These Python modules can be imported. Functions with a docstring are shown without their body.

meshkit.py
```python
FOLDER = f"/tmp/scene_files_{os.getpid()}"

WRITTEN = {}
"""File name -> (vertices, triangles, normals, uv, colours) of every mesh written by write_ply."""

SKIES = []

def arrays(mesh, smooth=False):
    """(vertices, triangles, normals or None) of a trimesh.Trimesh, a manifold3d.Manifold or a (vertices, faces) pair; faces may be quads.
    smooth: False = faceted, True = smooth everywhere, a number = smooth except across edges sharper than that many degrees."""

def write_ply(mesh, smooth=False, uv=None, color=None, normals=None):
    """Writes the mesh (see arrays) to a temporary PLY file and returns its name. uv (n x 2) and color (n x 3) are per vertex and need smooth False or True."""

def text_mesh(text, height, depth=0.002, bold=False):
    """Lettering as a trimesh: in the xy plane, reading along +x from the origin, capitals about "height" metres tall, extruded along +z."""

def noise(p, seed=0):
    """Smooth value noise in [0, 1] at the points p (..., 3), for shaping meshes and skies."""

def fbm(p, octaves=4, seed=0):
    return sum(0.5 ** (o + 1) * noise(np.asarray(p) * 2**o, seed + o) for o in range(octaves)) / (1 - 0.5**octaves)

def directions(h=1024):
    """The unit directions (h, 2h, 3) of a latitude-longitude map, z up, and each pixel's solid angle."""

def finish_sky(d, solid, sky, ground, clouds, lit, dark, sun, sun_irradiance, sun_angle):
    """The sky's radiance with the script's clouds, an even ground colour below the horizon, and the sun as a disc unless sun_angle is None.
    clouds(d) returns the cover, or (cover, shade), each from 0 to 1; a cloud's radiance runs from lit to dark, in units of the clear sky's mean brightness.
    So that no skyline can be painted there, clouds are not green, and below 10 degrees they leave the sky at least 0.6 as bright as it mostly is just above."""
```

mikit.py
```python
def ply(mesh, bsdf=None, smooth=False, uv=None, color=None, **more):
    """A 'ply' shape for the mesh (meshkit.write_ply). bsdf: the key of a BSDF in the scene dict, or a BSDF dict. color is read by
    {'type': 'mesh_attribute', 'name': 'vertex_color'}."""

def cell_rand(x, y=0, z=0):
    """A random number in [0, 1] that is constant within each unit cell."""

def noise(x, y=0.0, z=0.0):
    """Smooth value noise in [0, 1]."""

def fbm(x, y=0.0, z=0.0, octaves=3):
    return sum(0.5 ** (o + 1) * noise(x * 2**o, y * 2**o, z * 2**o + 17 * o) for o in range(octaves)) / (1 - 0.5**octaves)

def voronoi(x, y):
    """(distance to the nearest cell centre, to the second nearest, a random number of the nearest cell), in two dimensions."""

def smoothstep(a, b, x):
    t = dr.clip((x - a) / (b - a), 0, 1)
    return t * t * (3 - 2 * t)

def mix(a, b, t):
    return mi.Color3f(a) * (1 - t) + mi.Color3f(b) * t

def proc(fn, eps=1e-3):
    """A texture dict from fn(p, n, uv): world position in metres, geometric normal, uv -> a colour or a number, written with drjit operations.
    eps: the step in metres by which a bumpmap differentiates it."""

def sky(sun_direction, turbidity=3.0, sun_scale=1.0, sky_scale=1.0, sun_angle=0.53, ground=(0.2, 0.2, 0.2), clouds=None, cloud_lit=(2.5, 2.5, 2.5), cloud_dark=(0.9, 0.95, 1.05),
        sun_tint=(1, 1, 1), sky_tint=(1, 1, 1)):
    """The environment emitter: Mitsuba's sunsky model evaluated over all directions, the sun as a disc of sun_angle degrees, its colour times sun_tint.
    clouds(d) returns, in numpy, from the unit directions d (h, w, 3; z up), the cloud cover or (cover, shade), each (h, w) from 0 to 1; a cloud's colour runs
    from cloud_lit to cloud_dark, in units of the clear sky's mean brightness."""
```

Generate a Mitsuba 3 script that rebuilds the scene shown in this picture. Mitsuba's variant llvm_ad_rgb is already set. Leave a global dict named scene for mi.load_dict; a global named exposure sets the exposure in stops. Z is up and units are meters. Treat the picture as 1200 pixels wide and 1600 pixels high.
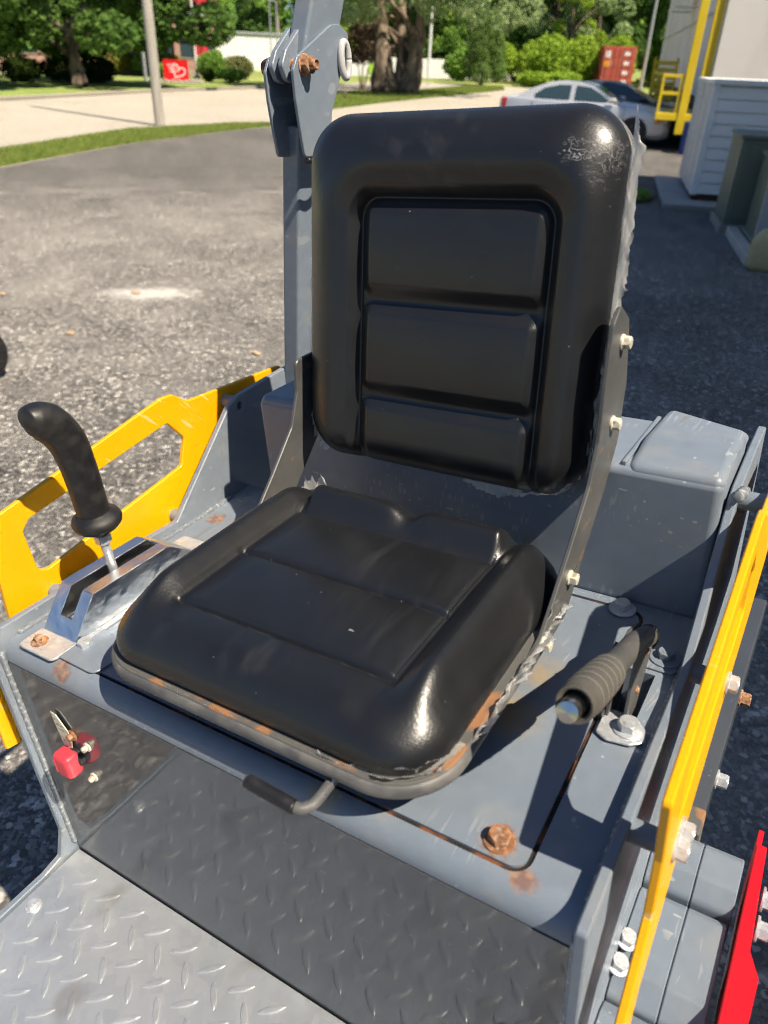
import math, random
import numpy as np, trimesh, manifold3d as m3
import drjit as dr, mitsuba as mi, mikit, meshkit
from mikit import proc, noise, fbm, voronoi, smoothstep, mix, cell_rand
from shapely.geometry import Polygon, Point, box as sbox

scene, labels = {}, {}
# ------------------------------------------------------------------ camera, sky, exposure
EYE = np.array([0.0, 0.0, 1.9])
RIGHT = np.array([0.85139801, 0.52340722, 0.03415136])
DOWN = np.array([0.29708461, -0.4275435, -0.8537841])
FWD = np.array([-0.43227557, 0.73705592, -0.51950592])
cam_m = np.eye(4)
cam_m[:3, 0], cam_m[:3, 1], cam_m[:3, 2], cam_m[:3, 3] = -RIGHT, -DOWN, FWD, EYE
scene['camera'] = {'type': 'thinlens', 'fov': 53.906, 'fov_axis': 'x', 'aperture_radius': 0.0026, 'focus_distance': 1.08,
                   'near_clip': 0.02, 'far_clip': 3000.0, 'to_world': mi.ScalarTransform4f(cam_m)}
SUN = np.array([0.56, -0.115, 0.82])
scene['sky'] = mikit.sky(SUN.tolist(), turbidity=3, sky_scale=0.44, sky_tint=(0.87, 1.0, 1.15), sun_tint=(0.95, 1.0, 1.06), clouds=lambda d: 0.25 * np.clip((meshkit.fbm(d * [3.0, 3.0, 7.0], 5, 3) - 0.50) * 6, 0, 1))
exposure = 2.5

# ------------------------------------------------------------------ helpers
rng = np.random.default_rng(7)
# the machine stands a little aslant on the lot: its own axes (x across, y backwards, z up) to the world
TILT = np.array([[0.995, 0.0, -0.096], [-0.002, 1.0, -0.020], [0.096, 0.020, 0.995]])
u_, _, v_ = np.linalg.svd(TILT); TILT = u_ @ v_
MS = 0.88
MO = np.array([0.0, 0.0, 1.65])
def W(p):
    return EYE + MS * (np.asarray(p, float) - MO) @ TILT.T
def WD(d):
    return np.asarray(d, float) @ TILT.T

COUNT = {}
def numbered(key):
    n = COUNT.get(key, -1) + 1
    COUNT[key] = n
    return key if n == 0 else f'{key}_{n:03d}'
def tm(mesh):
    if hasattr(mesh, 'to_mesh'):
        m = mesh.to_mesh(); return trimesh.Trimesh(np.array(m.vert_properties[:, :3]), np.array(m.tri_verts), process=False)
    if isinstance(mesh, tuple):
        return trimesh.Trimesh(mesh[0], mesh[1], process=False)
    return mesh
def put(key, mesh, bsdf, smooth=30, label=None, cat=None, group=None, kind=None, machine=False, **kw):
    mesh = tm(mesh).copy()
    if machine: mesh.vertices = W(mesh.vertices)
    key = numbered(key)
    scene[key] = mikit.ply(mesh, bsdf, smooth=smooth, **kw)
    tag(key, label, cat, group, kind)
    return key
def tag(key, label=None, cat=None, group=None, kind=None):
    d = {k: v for k, v in (('label', label), ('category', cat), ('group', group), ('kind', kind)) if v}
    if d: labels[key] = d
    return key
def mach(key, mesh, bsdf, smooth=30, label=None):
    return put('mini_excavator__' + key, mesh, bsdf, smooth, label, machine=True)
cat_ = trimesh.util.concatenate

def bx(x0, x1, y0, y1, z0, z1, r=0.0, seg=12):
    """a box with rounded edges"""
    if r <= 0:
        b = trimesh.creation.box((x1 - x0, y1 - y0, z1 - z0)); b.apply_translation(((x0 + x1) / 2, (y0 + y1) / 2, (z0 + z1) / 2)); return b
    s = m3.Manifold.sphere(r, seg)
    return tm(m3.Manifold.batch_hull([s.translate((x, y, z)) for x in (x0 + r, x1 - r) for y in (y0 + r, y1 - r) for z in (z0 + r, z1 - r)]))
def chbox(x0, x1, y0, y1, z0, z1, c=0.002):
    """a box with chamfered edges, cheap"""
    pts = []
    for x, sx in ((x0, 1), (x1, -1)):
        for y, sy in ((y0, 1), (y1, -1)):
            for z, sz in ((z0, 1), (z1, -1)):
                pts += [(x, y + sy * c, z + sz * c), (x + sx * c, y, z + sz * c), (x + sx * c, y + sy * c, z)]
    return trimesh.Trimesh(pts).convex_hull
def beam(a, b, w, h, c=0.002, up=(0, 0, 1)):
    """a chamfered bar from a to b, w wide and h along up"""
    a, b = np.asarray(a, float), np.asarray(b, float); L = np.linalg.norm(b - a); t = (b - a) / L
    s = np.cross(t, up); s /= np.linalg.norm(s); n = np.cross(s, t)
    m = chbox(-w / 2, w / 2, 0, L, -h / 2, h / 2, c); m.vertices = a + m.vertices[:, :1] * s + m.vertices[:, 1:2] * t + m.vertices[:, 2:] * n
    return m
def rpoly(pts, r=0.0, n=8):
    p = Polygon(pts)
    if r > 0: p = p.buffer(-r, quad_segs=n).buffer(2 * r, quad_segs=n).buffer(-r, quad_segs=n)
    return p
def inset_ring(r, c):
    r = np.asarray(r)[:-1]
    e = np.roll(r, -1, 0) - r; e /= np.linalg.norm(e, axis=1, keepdims=True) + 1e-12
    n = np.stack([-e[:, 1], e[:, 0]], 1)
    m = n + np.roll(n, 1, 0); m /= np.maximum((m * m).sum(1, keepdims=True), 0.35) / 2
    return r, r + c * m
def plate(poly, axis, lo, hi, c=0.0012):
    """a flat plate: polygon in the two other axes (in order), from lo to hi along axis, edges chamfered by c"""
    from shapely.geometry.polygon import orient
    poly = orient(poly.simplify(1e-5), 1.0)
    V, Fc, n = [], [], 0
    ins = []
    for ring in [poly.exterior] + list(poly.interiors):
        r, q = inset_ring(np.array(ring.coords), c); k = len(r); ins.append(q)
        lay = [(q, lo), (r, lo + c), (r, hi - c), (q, hi)]
        for p2, h in lay: V.append(np.column_stack([p2, np.full(k, h)]))
        i = np.arange(k); j = (i + 1) % k
        for l in range(3):
            a, b = n + l * k, n + (l + 1) * k
            Fc += [np.column_stack([a + i, a + j, b + j]), np.column_stack([a + i, b + j, b + i])]
        n += 4 * k
    cap = Polygon(ins[0], ins[1:])
    v2, f2 = trimesh.creation.triangulate_polygon(cap, engine='earcut')
    e1, e2 = v2[f2[:, 1]] - v2[f2[:, 0]], v2[f2[:, 2]] - v2[f2[:, 0]]
    neg = e1[:, 0] * e2[:, 1] - e1[:, 1] * e2[:, 0] < 0; f2 = np.array(f2); f2[neg] = f2[neg][:, ::-1]
    for h, flip in ((lo, True), (hi, False)):
        V.append(np.column_stack([v2, np.full(len(v2), h)])); Fc.append((f2[:, ::-1] if flip else f2) + n); n += len(v2)
    V, Fc = np.vstack(V), np.vstack(Fc)
    if axis == 0: V = V[:, [2, 0, 1]]
    elif axis == 1: V = V[:, [0, 2, 1]]; Fc = Fc[:, ::-1]
    m = trimesh.Trimesh(V, Fc, process=False); m.merge_vertices(); return m
def frames(P, up=(0, 0, 1)):
    P = np.asarray(P, float); t = np.gradient(P, axis=0); t /= np.linalg.norm(t, axis=1, keepdims=True)
    a = np.cross(t[0], up)
    if np.linalg.norm(a) < 1e-3: a = np.cross(t[0], (1, 0, 0))
    A = []
    for k in range(len(P)):
        a = a - t[k] * (a @ t[k]); a /= np.linalg.norm(a); A.append(a)
    A = np.array(A); return t, A, np.cross(t, A)
def tube(P, R, n=14, sx=1.0, sy=1.0, cap=True, up=(0, 0, 1)):
    """a swept tube; R a number or one radius per point"""
    P = np.asarray(P, float); t, A, B = frames(P, up); R = np.broadcast_to(R, (len(P),))
    sx, sy = np.broadcast_to(sx, (len(P),)), np.broadcast_to(sy, (len(P),))
    g = np.arange(n) * 2 * np.pi / n
    V = P[:, None] + R[:, None, None] * (sx[:, None, None] * np.cos(g)[None, :, None] * A[:, None] + sy[:, None, None] * np.sin(g)[None, :, None] * B[:, None])
    i, j = np.meshgrid(np.arange(len(P) - 1), np.arange(n), indexing='ij'); j2 = (j + 1) % n
    q = np.stack([i * n + j, i * n + j2, (i + 1) * n + j2, (i + 1) * n + j], -1).reshape(-1, 4)
    F = np.vstack([q[:, [0, 1, 2]], q[:, [0, 2, 3]]]); V = V.reshape(-1, 3)
    if cap:
        k = len(V); V = np.vstack([V, P[:1], P[-1:]]); jj = np.arange(n); L = (len(P) - 1) * n
        F = np.vstack([F, np.column_stack([np.full(n, k), (jj + 1) % n, jj]), np.column_stack([np.full(n, k + 1), L + jj, L + (jj + 1) % n])])
    return trimesh.Trimesh(V, F, process=False)
def curve(pts, n=40):
    """a smooth curve through the points (Catmull-Rom)"""
    p = np.asarray(pts, float); p = np.vstack([2 * p[0] - p[1], p, 2 * p[-1] - p[-2]]); out = []
    per = max(2, n // (len(p) - 3))
    for k in range(1, len(p) - 2):
        t = np.linspace(0, 1, per, endpoint=False)[:, None]
        out.append(0.5 * (2 * p[k] + (p[k + 1] - p[k - 1]) * t + (2 * p[k - 1] - 5 * p[k] + 4 * p[k + 1] - p[k + 2]) * t ** 2 + (-p[k - 1] + 3 * p[k] - 3 * p[k + 1] + p[k + 2]) * t ** 3))
    return np.vstack(out + [p[-2:-1]])
def lathe(prof, n=24, axis=(0, 0, 1), at=(0, 0, 0)):
    """profile of (radius, height) pairs turned about the axis"""
    prof = np.asarray(prof, float); ax = np.asarray(axis, float); ax = ax / np.linalg.norm(ax)
    a = np.cross(ax, (0.3, 0.9, 0.1)); a /= np.linalg.norm(a); b = np.cross(ax, a); g = np.arange(n) * 2 * np.pi / n
    V = (prof[:, None, 0:1] * (np.cos(g)[:, None] * a + np.sin(g)[:, None] * b)[None] + prof[:, None, 1:2] * ax).reshape(-1, 3) + np.asarray(at)
    i, j = np.meshgrid(np.arange(len(prof) - 1), np.arange(n), indexing='ij'); j2 = (j + 1) % n
    q = np.stack([i * n + j, i * n + j2, (i + 1) * n + j2, (i + 1) * n + j], -1).reshape(-1, 4)
    return trimesh.Trimesh(V, np.vstack([q[:, [0, 1, 2]], q[:, [0, 2, 3]]]), process=False)
def bolt(at, axis=(0, 0, 1), r=0.009, h=0.009, washer=1.55, spin=0.3, flange=True):
    """a hexagon head with its chamfer on a washer face"""
    ax = np.asarray(axis, float); ax = ax / np.linalg.norm(ax); at = np.asarray(at, float)
    a = np.cross(ax, (0.31, 0.87, 0.17)); a /= np.linalg.norm(a); b = np.cross(ax, a); parts = []
    hexa = lambda rr, z, n=6: [at + ax * z + rr * (math.cos(spin + k * 2 * math.pi / n) * a + math.sin(spin + k * 2 * math.pi / n) * b) for k in range(n)]
    z0 = 0.0
    if flange:
        wr = r * washer; parts.append(lathe([(0, 0), (wr, 0), (wr, .0022), (wr * .93, .003), (r * .9, .0036), (0, .0036)], 22, ax, at)); z0 = 0.003
    pts = hexa(r, z0) + hexa(r, z0 + h * 0.8) + hexa(r * 0.86, z0 + h, 18)
    parts.append(trimesh.Trimesh(pts).convex_hull)
    parts.append(lathe([(r * .55, z0 + h - .001), (r * .5, z0 + h + .0006), (0, z0 + h + .0006)], 14, ax, at))
    return cat_(parts)
def weld(P, r=0.004, seed=0, n=8):
    P = curve(P, 60) if len(P) > 2 else np.linspace(P[0], P[-1], max(12, int(np.linalg.norm(np.subtract(P[-1], P[0])) / .004)))
    g = np.random.default_rng(seed); k = len(P)
    R = r * (0.85 + 0.25 * np.abs(np.sin(np.arange(k) * 1.1)) + 0.25 * g.random(k))
    return tube(P, R, n)
def rrect_ring(a, b, R, d, ns, nc):
    """a rounded rectangle of half sizes a, b and corner radius R, offset inwards by d; always 4*(ns+nc) points"""
    r = max(R - d, 1e-4); a, b = a - d, b - d; out = []
    for k, (cx, cy) in enumerate(((1, 1), (-1, 1), (-1, -1), (1, -1))):
        c = np.array([cx * (a - r), cy * (b - r)]); g = np.linspace(0, np.pi / 2, nc, endpoint=False) + k * np.pi / 2
        out.append(c + r * np.column_stack([np.cos(g), np.sin(g)]))
        c2 = [(-1, 1), (-1, -1), (1, -1), (1, 1)][k]; nxt = np.array([c2[0] * (a - r), c2[1] * (b - r)]); ge = (k + 1) * np.pi / 2
        s = c + r * np.array([math.cos(ge), math.sin(ge)]); e = nxt + r * np.array([math.cos(ge), math.sin(ge)])
        out.append(s + (e - s) * np.linspace(0, 1, ns, endpoint=False)[:, None])
    return np.vstack(out)
def pad(a, b, R, roll, wall, top, feat, ns=110, nc=24, nr=16, ni=110, tuck=0.004):
    """an upholstered pad: side wall, rolled edge of radius roll, top height top(x, y) + feat(x, y, inside distance)"""
    rings = []
    for z in (0.0, 0.25, 0.6): rings.append((0.0 + tuck * (1 - z), z * wall, None))
    for ph in np.linspace(0, np.pi / 2, nr): rings.append((roll * (1 - math.cos(ph)), None, math.sin(ph)))
    V = []
    for d, z, s in rings:
        p = rrect_ring(a, b, R, d, ns, nc)
        if s is None: V.append(np.column_stack([p, np.full(len(p), z)]))
        else:
            h = top(p[:, 0], p[:, 1]) + feat(p[:, 0], p[:, 1], d)
            V.append(np.column_stack([p, wall + (h - wall) * s]))
    last = rrect_ring(a, b, R, roll, ns, nc)
    for f in np.linspace(1, 0, ni)[1:]:
        p = last * max(f, 1e-4); d = roll + (1 - f) * min(a - roll, b - roll)
        V.append(np.column_stack([p, top(p[:, 0], p[:, 1]) + feat(p[:, 0], p[:, 1], d)]))
    k = len(last); n = len(V); V = np.vstack(V)
    i, j = np.meshgrid(np.arange(n - 1), np.arange(k), indexing='ij'); j2 = (j + 1) % k
    q = np.stack([i * k + j, i * k + j2, (i + 1) * k + j2, (i + 1) * k + j], -1).reshape(-1, 4)
    return trimesh.Trimesh(V, np.vstack([q[:, [0, 1, 2]], q[:, [0, 2, 3]]]), process=False)
def ss(a, b, x):
    t = np.clip((np.asarray(x, float) - a) / (b - a), 0, 1); return t * t * (3 - 2 * t)
def sdr(x, y, cx, cy, hx, hy, r):
    qx, qy = np.abs(x - cx) - hx + r, np.abs(y - cy) - hy + r
    return np.hypot(np.maximum(qx, 0), np.maximum(qy, 0)) + np.minimum(np.maximum(qx, qy), 0) - r

# ------------------------------------------------------------------ materials
def mat(key, d, two=True):
    scene[key] = {'type': 'twosided', 'bsdf': d} if two else d
    return key
def rgb(*c): return {'type': 'rgb', 'value': list(c)}
def pri(color, rough=0.5, metal=0.0, spec=0.5, **k):
    c = color if isinstance(color, dict) else rgb(*color)
    return {'type': 'principled', 'base_color': c, 'roughness': rough if isinstance(rough, dict) else float(rough), 'metallic': float(metal), 'specular': float(spec), **k}
def bumped(d, fn, scale=1.0, eps=1e-3):
    return {'type': 'bumpmap', 'arbitrary': proc(fn, eps), 'scale': float(scale), 'bsdf': d}
def near(p, c, r):
    """1 at the point c, 0 beyond r, with a ragged rim"""
    d = dr.norm(p - mi.Point3f(*[float(v) for v in c])) / r
    return smoothstep(1.0, 0.40, d + 1.1 * (fbm(p.x * 150, p.y * 150, p.z * 150, 4) - 0.5))
RUST = [(W(c), r) for c, r in (((-.203, .481, .96), .022), ((-.31, .41, .955), .012), ((-.80, .415, .955), .014),
                               ((-.86, .44, .95), .02), ((-.165, .455, .96), .016), ((-.95, .86, .96), .02), ((-.935, .455, .966), .012))]
STAIN = [(W(c), r) for c, r in (((-.268, .655, .96), .05), ((-.255, .745, .96), .04), ((-.90, .60, .96), .03), ((-.40, .44, .96), .03))]
def paint_color(p, n, uv):
    c = mix((0.142, 0.176, 0.222), (0.182, 0.218, 0.264), fbm(p.x * 7, p.y * 7, p.z * 7, 4))
    sc = smoothstep(0.74, 0.80, noise(p.x * 420 + 9 * noise(p.y * 20), p.y * 34, p.z * 60)) * smoothstep(0.5, 0.7, noise(p.x * 14, p.y * 14, p.z * 14))
    c = mix(c, (0.42, 0.43, 0.44), sc * 0.25)
    c = mix(c, (0.25, 0.25, 0.24), smoothstep(0.55, 0.8, fbm(p.x * 22 + 5, p.y * 22, p.z * 22, 4)) * 0.35)
    du = smoothstep(0.40, 0.75, fbm(p.x * 2.6 + 1, p.y * 2.6, p.z * 2.6, 5)); c = mix(c, (0.225, 0.228, 0.225), du * 0.22)
    c = c * (0.95 + 0.1 * noise(p.x * 75, p.y * 75, p.z * 75))
    ch = smoothstep(0.90, 0.93, noise(p.x * 130, p.y * 130, p.z * 130)) * smoothstep(0.45, 0.6, noise(p.x * 11, p.y * 11, p.z * 11)); c = mix(c, (0.40, 0.40, 0.39), ch * 0.6)
    st = smoothstep(0.70, 0.80, fbm(p.x * 38, p.y * 9, p.z * 9, 4)); c = mix(c, (0.13, 0.12, 0.105), st * 0.35)
    for q, r in STAIN:
        k = smoothstep(1.0, 0.1, dr.norm(p - mi.Point3f(*[float(v) for v in q])) / r) * smoothstep(0.25, 0.7, fbm(p.x * 30, p.y * 30, p.z * 30, 4)); c = mix(c, (0.33, 0.235, 0.10), k * 0.75)
    for q, r in RUST:
        k = near(p, q, r)
        c = mix(c, mix((0.17, 0.065, 0.03), (0.34, 0.18, 0.075), smoothstep(0.3, 0.7, fbm(p.x * 170, p.y * 170, p.z * 170, 3))), k * 0.70)
    return c
def paint_rough(p, n, uv):
    return 0.30 + 0.22 * fbm(p.x * 30, p.y * 30, p.z * 30, 3)
mat('grey_paint', pri(proc(paint_color), proc(paint_rough), spec=0.5))
def gloss_color(p, n, uv):
    c = mix((0.040, 0.045, 0.051), (0.054, 0.059, 0.066), fbm(p.x * 9, p.y * 9, p.z * 9, 3))
    sp = smoothstep(0.86, 0.92, noise(p.x * 190, p.y * 190, p.z * 190)) * smoothstep(0.45, 0.75, fbm(p.x * 6, p.y * 6, p.z * 6, 2))
    return mix(c, (0.3, 0.3, 0.28), sp * 0.35)
def gloss_rough(p, n, uv):
    return 0.045 + 0.06 * smoothstep(0.45, 0.75, fbm(p.x * 12, p.y * 12, p.z * 12, 4))
mat('gloss_paint', bumped(pri(proc(gloss_color), proc(gloss_rough), spec=1.0, clearcoat=1.0, clearcoat_gloss=0.97),
                          lambda p, n, uv: fbm(p.x * 26, p.y * 26, p.z * 26, 2) * 0.00018, 1.0))
def edge_color(p, n, uv):
    return mix(mix((0.075, 0.077, 0.079), (0.135, 0.135, 0.13), fbm(p.x * 90, p.y * 25, p.z * 25, 4)), (0.30, 0.16, 0.08), smoothstep(0.70, 0.80, fbm(p.x * 50 + 3, p.y * 50, p.z * 50, 3)) * 0.5)
mat('worn_steel', pri(proc(edge_color), 0.42, metal=0.35))
def rust_color(p, n, uv):
    a = fbm(p.x * 220, p.y * 220, p.z * 220, 3)
    return mix(mix((0.17, 0.070, 0.030), (0.38, 0.20, 0.10), smoothstep(0.25, 0.75, a)), (0.40, 0.37, 0.33), smoothstep(0.62, 0.82, noise(p.x * 230, p.y * 230, p.z * 230)) * 0.5)
mat('rust', bumped(pri(proc(rust_color), 0.85), lambda p, n, uv: fbm(p.x * 400, p.y * 400, p.z * 400, 2) * 0.0006))
mat('dark_rust', pri(proc(lambda p, n, uv: mix((0.012, 0.010, 0.010), (0.16, 0.055, 0.018), smoothstep(0.45, 0.75, fbm(p.x * 70, p.y * 70, p.z * 70, 3)))), 0.9))
def zinc_color(p, n, uv):
    a = fbm(p.x * 160, p.y * 160, p.z * 160, 3)
    return mix(mix((0.44, 0.47, 0.50), (0.70, 0.72, 0.73), a), (0.42, 0.36, 0.28), smoothstep(0.74, 0.86, noise(p.x * 330 + 3, p.y * 330, p.z * 330)) * 0.5)
mat('zinc', bumped(pri(proc(zinc_color), 0.40, metal=0.55), lambda p, n, uv: fbm(p.x * 350, p.y * 350, p.z * 350, 2) * 0.0004))
mat('pale_zinc', pri(proc(lambda p, n, uv: mix((0.62, 0.60, 0.50), (0.36, 0.30, 0.16), smoothstep(0.5, 0.75, fbm(p.x * 260, p.y * 260, p.z * 260, 3)))), 0.5, metal=0.3))
mat('bright_zinc', bumped(pri(proc(lambda p, n, uv: mix((0.62, 0.66, 0.70), (0.88, 0.89, 0.89), fbm(p.x * 45, p.y * 45, p.z * 45, 4))),
                       proc(lambda p, n, uv: 0.16 + 0.25 * fbm(p.x * 80, p.y * 80, p.z * 80, 3)), metal=1.0), lambda p, n, uv: fbm(p.x * 70, p.y * 70, p.z * 70, 3) * 0.0016))
mat('chrome', pri((0.50, 0.51, 0.53), 0.12, metal=1.0))
def plate_color(p, n, uv):
    a = fbm(p.x * 11, p.y * 11, p.z * 11, 4); b = voronoi(p.x * 70, p.y * 70)[2]
    c = mix((0.37, 0.405, 0.435), (0.60, 0.63, 0.645), a)
    c = mix(c, (0.66, 0.67, 0.66), 0.28 * b)
    return mix(c, (0.27, 0.25, 0.22), smoothstep(0.55, 0.78, fbm(p.x * 17 + 4, p.y * 17, p.z * 17, 4)) * 0.45)
mat('galvanised', bumped(pri(proc(plate_color), proc(lambda p, n, uv: 0.28 + 0.20 * fbm(p.x * 50, p.y * 50, p.z * 50, 3)), metal=0.6),
                         lambda p, n, uv: fbm(p.x * 260, p.y * 260, p.z * 260, 3) * 0.0004))
mat('tread_steel', pri(proc(lambda p, n, uv: mix((0.58, 0.59, 0.60), (0.80, 0.80, 0.79), fbm(p.x * 60, p.y * 60, p.z * 60, 3))), 0.30, metal=0.55))
def yellow_color(p, n, uv):
    c = mix((0.74, 0.345, 0.001), (0.80, 0.385, 0.002), fbm(p.x * 8, p.y * 8, p.z * 8, 3))
    sc = smoothstep(0.80, 0.84, noise(p.x * 50, p.y * 220 + p.z * 190, p.z * 30)) * smoothstep(0.5, 0.65, noise(p.x * 7, p.y * 7, p.z * 7))
    c = mix(c, (0.75, 0.66, 0.40), sc * 0.35)
    return mix(c, (0.45, 0.22, 0.04), smoothstep(0.86, 0.92, noise(p.x * 120, p.y * 120, p.z * 120)) * 0.2)
mat('yellow_paint', pri(proc(yellow_color), 0.34, spec=0.45))
mat('red_paint', pri(proc(lambda p, n, uv: mix((0.62, 0.004, 0.012), (0.72, 0.010, 0.02), fbm(p.x * 20, p.y * 20, p.z * 20, 3))), 0.35))
mat('red_plastic', pri((0.56, 0.045, 0.065), 0.45))
SMEAR = [(W(c), r) for c, r in (((-.285, .945, 1.575), .040), ((-.325, .94, 1.572), .018))]
HAZE = [(W(c), r) for c, r in (((-.50, .94, 1.575), .07), ((-.56, .94, 1.56), .05), ((-.40, .6, 1.11), .09), ((-.45, .72, 1.11), .09), ((-.5, .47, 1.11), .06))]
SEAMS = ((W((-.5, .639, 1.105))[1], 0.40), (W((-.5, .512, 1.105))[1], 0.12))
def vinyl_color(p, n, uv):
    c = mix((0.0072, 0.0080, 0.0096), (0.0115, 0.0124, 0.0142), fbm(p.x * 24, p.y * 24, p.z * 24, 3))
    c = mix(c, (0.40, 0.40, 0.39), smoothstep(0.978, 0.985, noise(p.x * 170, p.y * 170, p.z * 170)) * 0.5)
    for q, r in SMEAR:
        w = noise(p.x * 120 + 2.5 * noise(p.x * 260, p.y * 260, p.z * 260), p.y * 120, p.z * 120); k = near(p, q, r) * smoothstep(0.035, 0.0, dr.minimum(dr.abs(w - 0.5), dr.abs(w - 0.64)))
        c = mix(c, (0.42, 0.42, 0.43), k * 0.45)
    for q, r in HAZE:
        k = smoothstep(1.0, 0.2, dr.norm(p - mi.Point3f(*[float(v) for v in q])) / r) * smoothstep(0.45, 0.85, fbm(p.x * 60 + p.z * 50, p.y * 12, p.z * 40 - p.x * 22, 3))
        c = mix(c, (0.045, 0.045, 0.047), k * 0.4)
    for y0, s0 in SEAMS:
        k = smoothstep(0.0045, 0.001, dr.abs(p.y - y0 + 0.002 * (noise(p.x * 60) - 0.5))) * smoothstep(-0.52, -0.50, p.x) * smoothstep(-0.25, -0.27, p.x) * smoothstep(1.36, 1.37, p.z) * smoothstep(1.455, 1.45, p.z) * smoothstep(0.35, 0.75, fbm(p.x * 90, p.y * 300, 0.0, 3))
        c = mix(c, (0.30, 0.30, 0.30), k * s0)
    return c
def vinyl_rough(p, n, uv):
    return 0.28 + 0.13 * fbm(p.x * 26, p.y * 26, p.z * 26, 4)
def grain(p, n, uv):
    a = noise(p.x * 900, p.y * 900, p.z * 900) + 0.7 * noise(p.x * 420 + 7, p.y * 420, p.z * 420)
    w = noise(p.x * 60, p.y * 150, p.z * 60) + noise(p.x * 25, p.y * 40, p.z * 30)
    return a * 0.00010 + w * 0.00016
mat('vinyl', bumped(pri(proc(vinyl_color), proc(vinyl_rough), spec=0.6), grain, 1.0, 4e-4))
mat('rubber', bumped(pri(proc(lambda p, n, uv: mix((0.011, 0.011, 0.012), (0.022, 0.0215, 0.021), smoothstep(0.4, 0.75, fbm(p.x * 60, p.y * 60, p.z * 60, 4)))),
                    proc(lambda p, n, uv: 0.30 + 0.35 * fbm(p.x * 60, p.y * 60, p.z * 60, 3))), lambda p, n, uv: fbm(p.x * 600, p.y * 600, p.z * 600, 2) * 0.00010))
mat('grip_rubber', pri(proc(lambda p, n, uv: mix((0.055, 0.052, 0.046), (0.085, 0.080, 0.070), fbm(p.x * 90, p.y * 90, p.z * 90, 3))), 0.75))
mat('trim_rubber', pri(proc(lambda p, n, uv: mix((0.075, 0.077, 0.080), (0.135, 0.132, 0.125), smoothstep(0.35, 0.7, fbm(p.x * 45, p.y * 45, p.z * 45, 4)))), 0.55))
mat('weld_paint', pri(proc(lambda p, n, uv: mix((0.16, 0.18, 0.20), (0.34, 0.35, 0.36), smoothstep(0.55, 0.9, noise(p.x * 240, p.y * 240, p.z * 240)))), 0.3))
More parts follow.
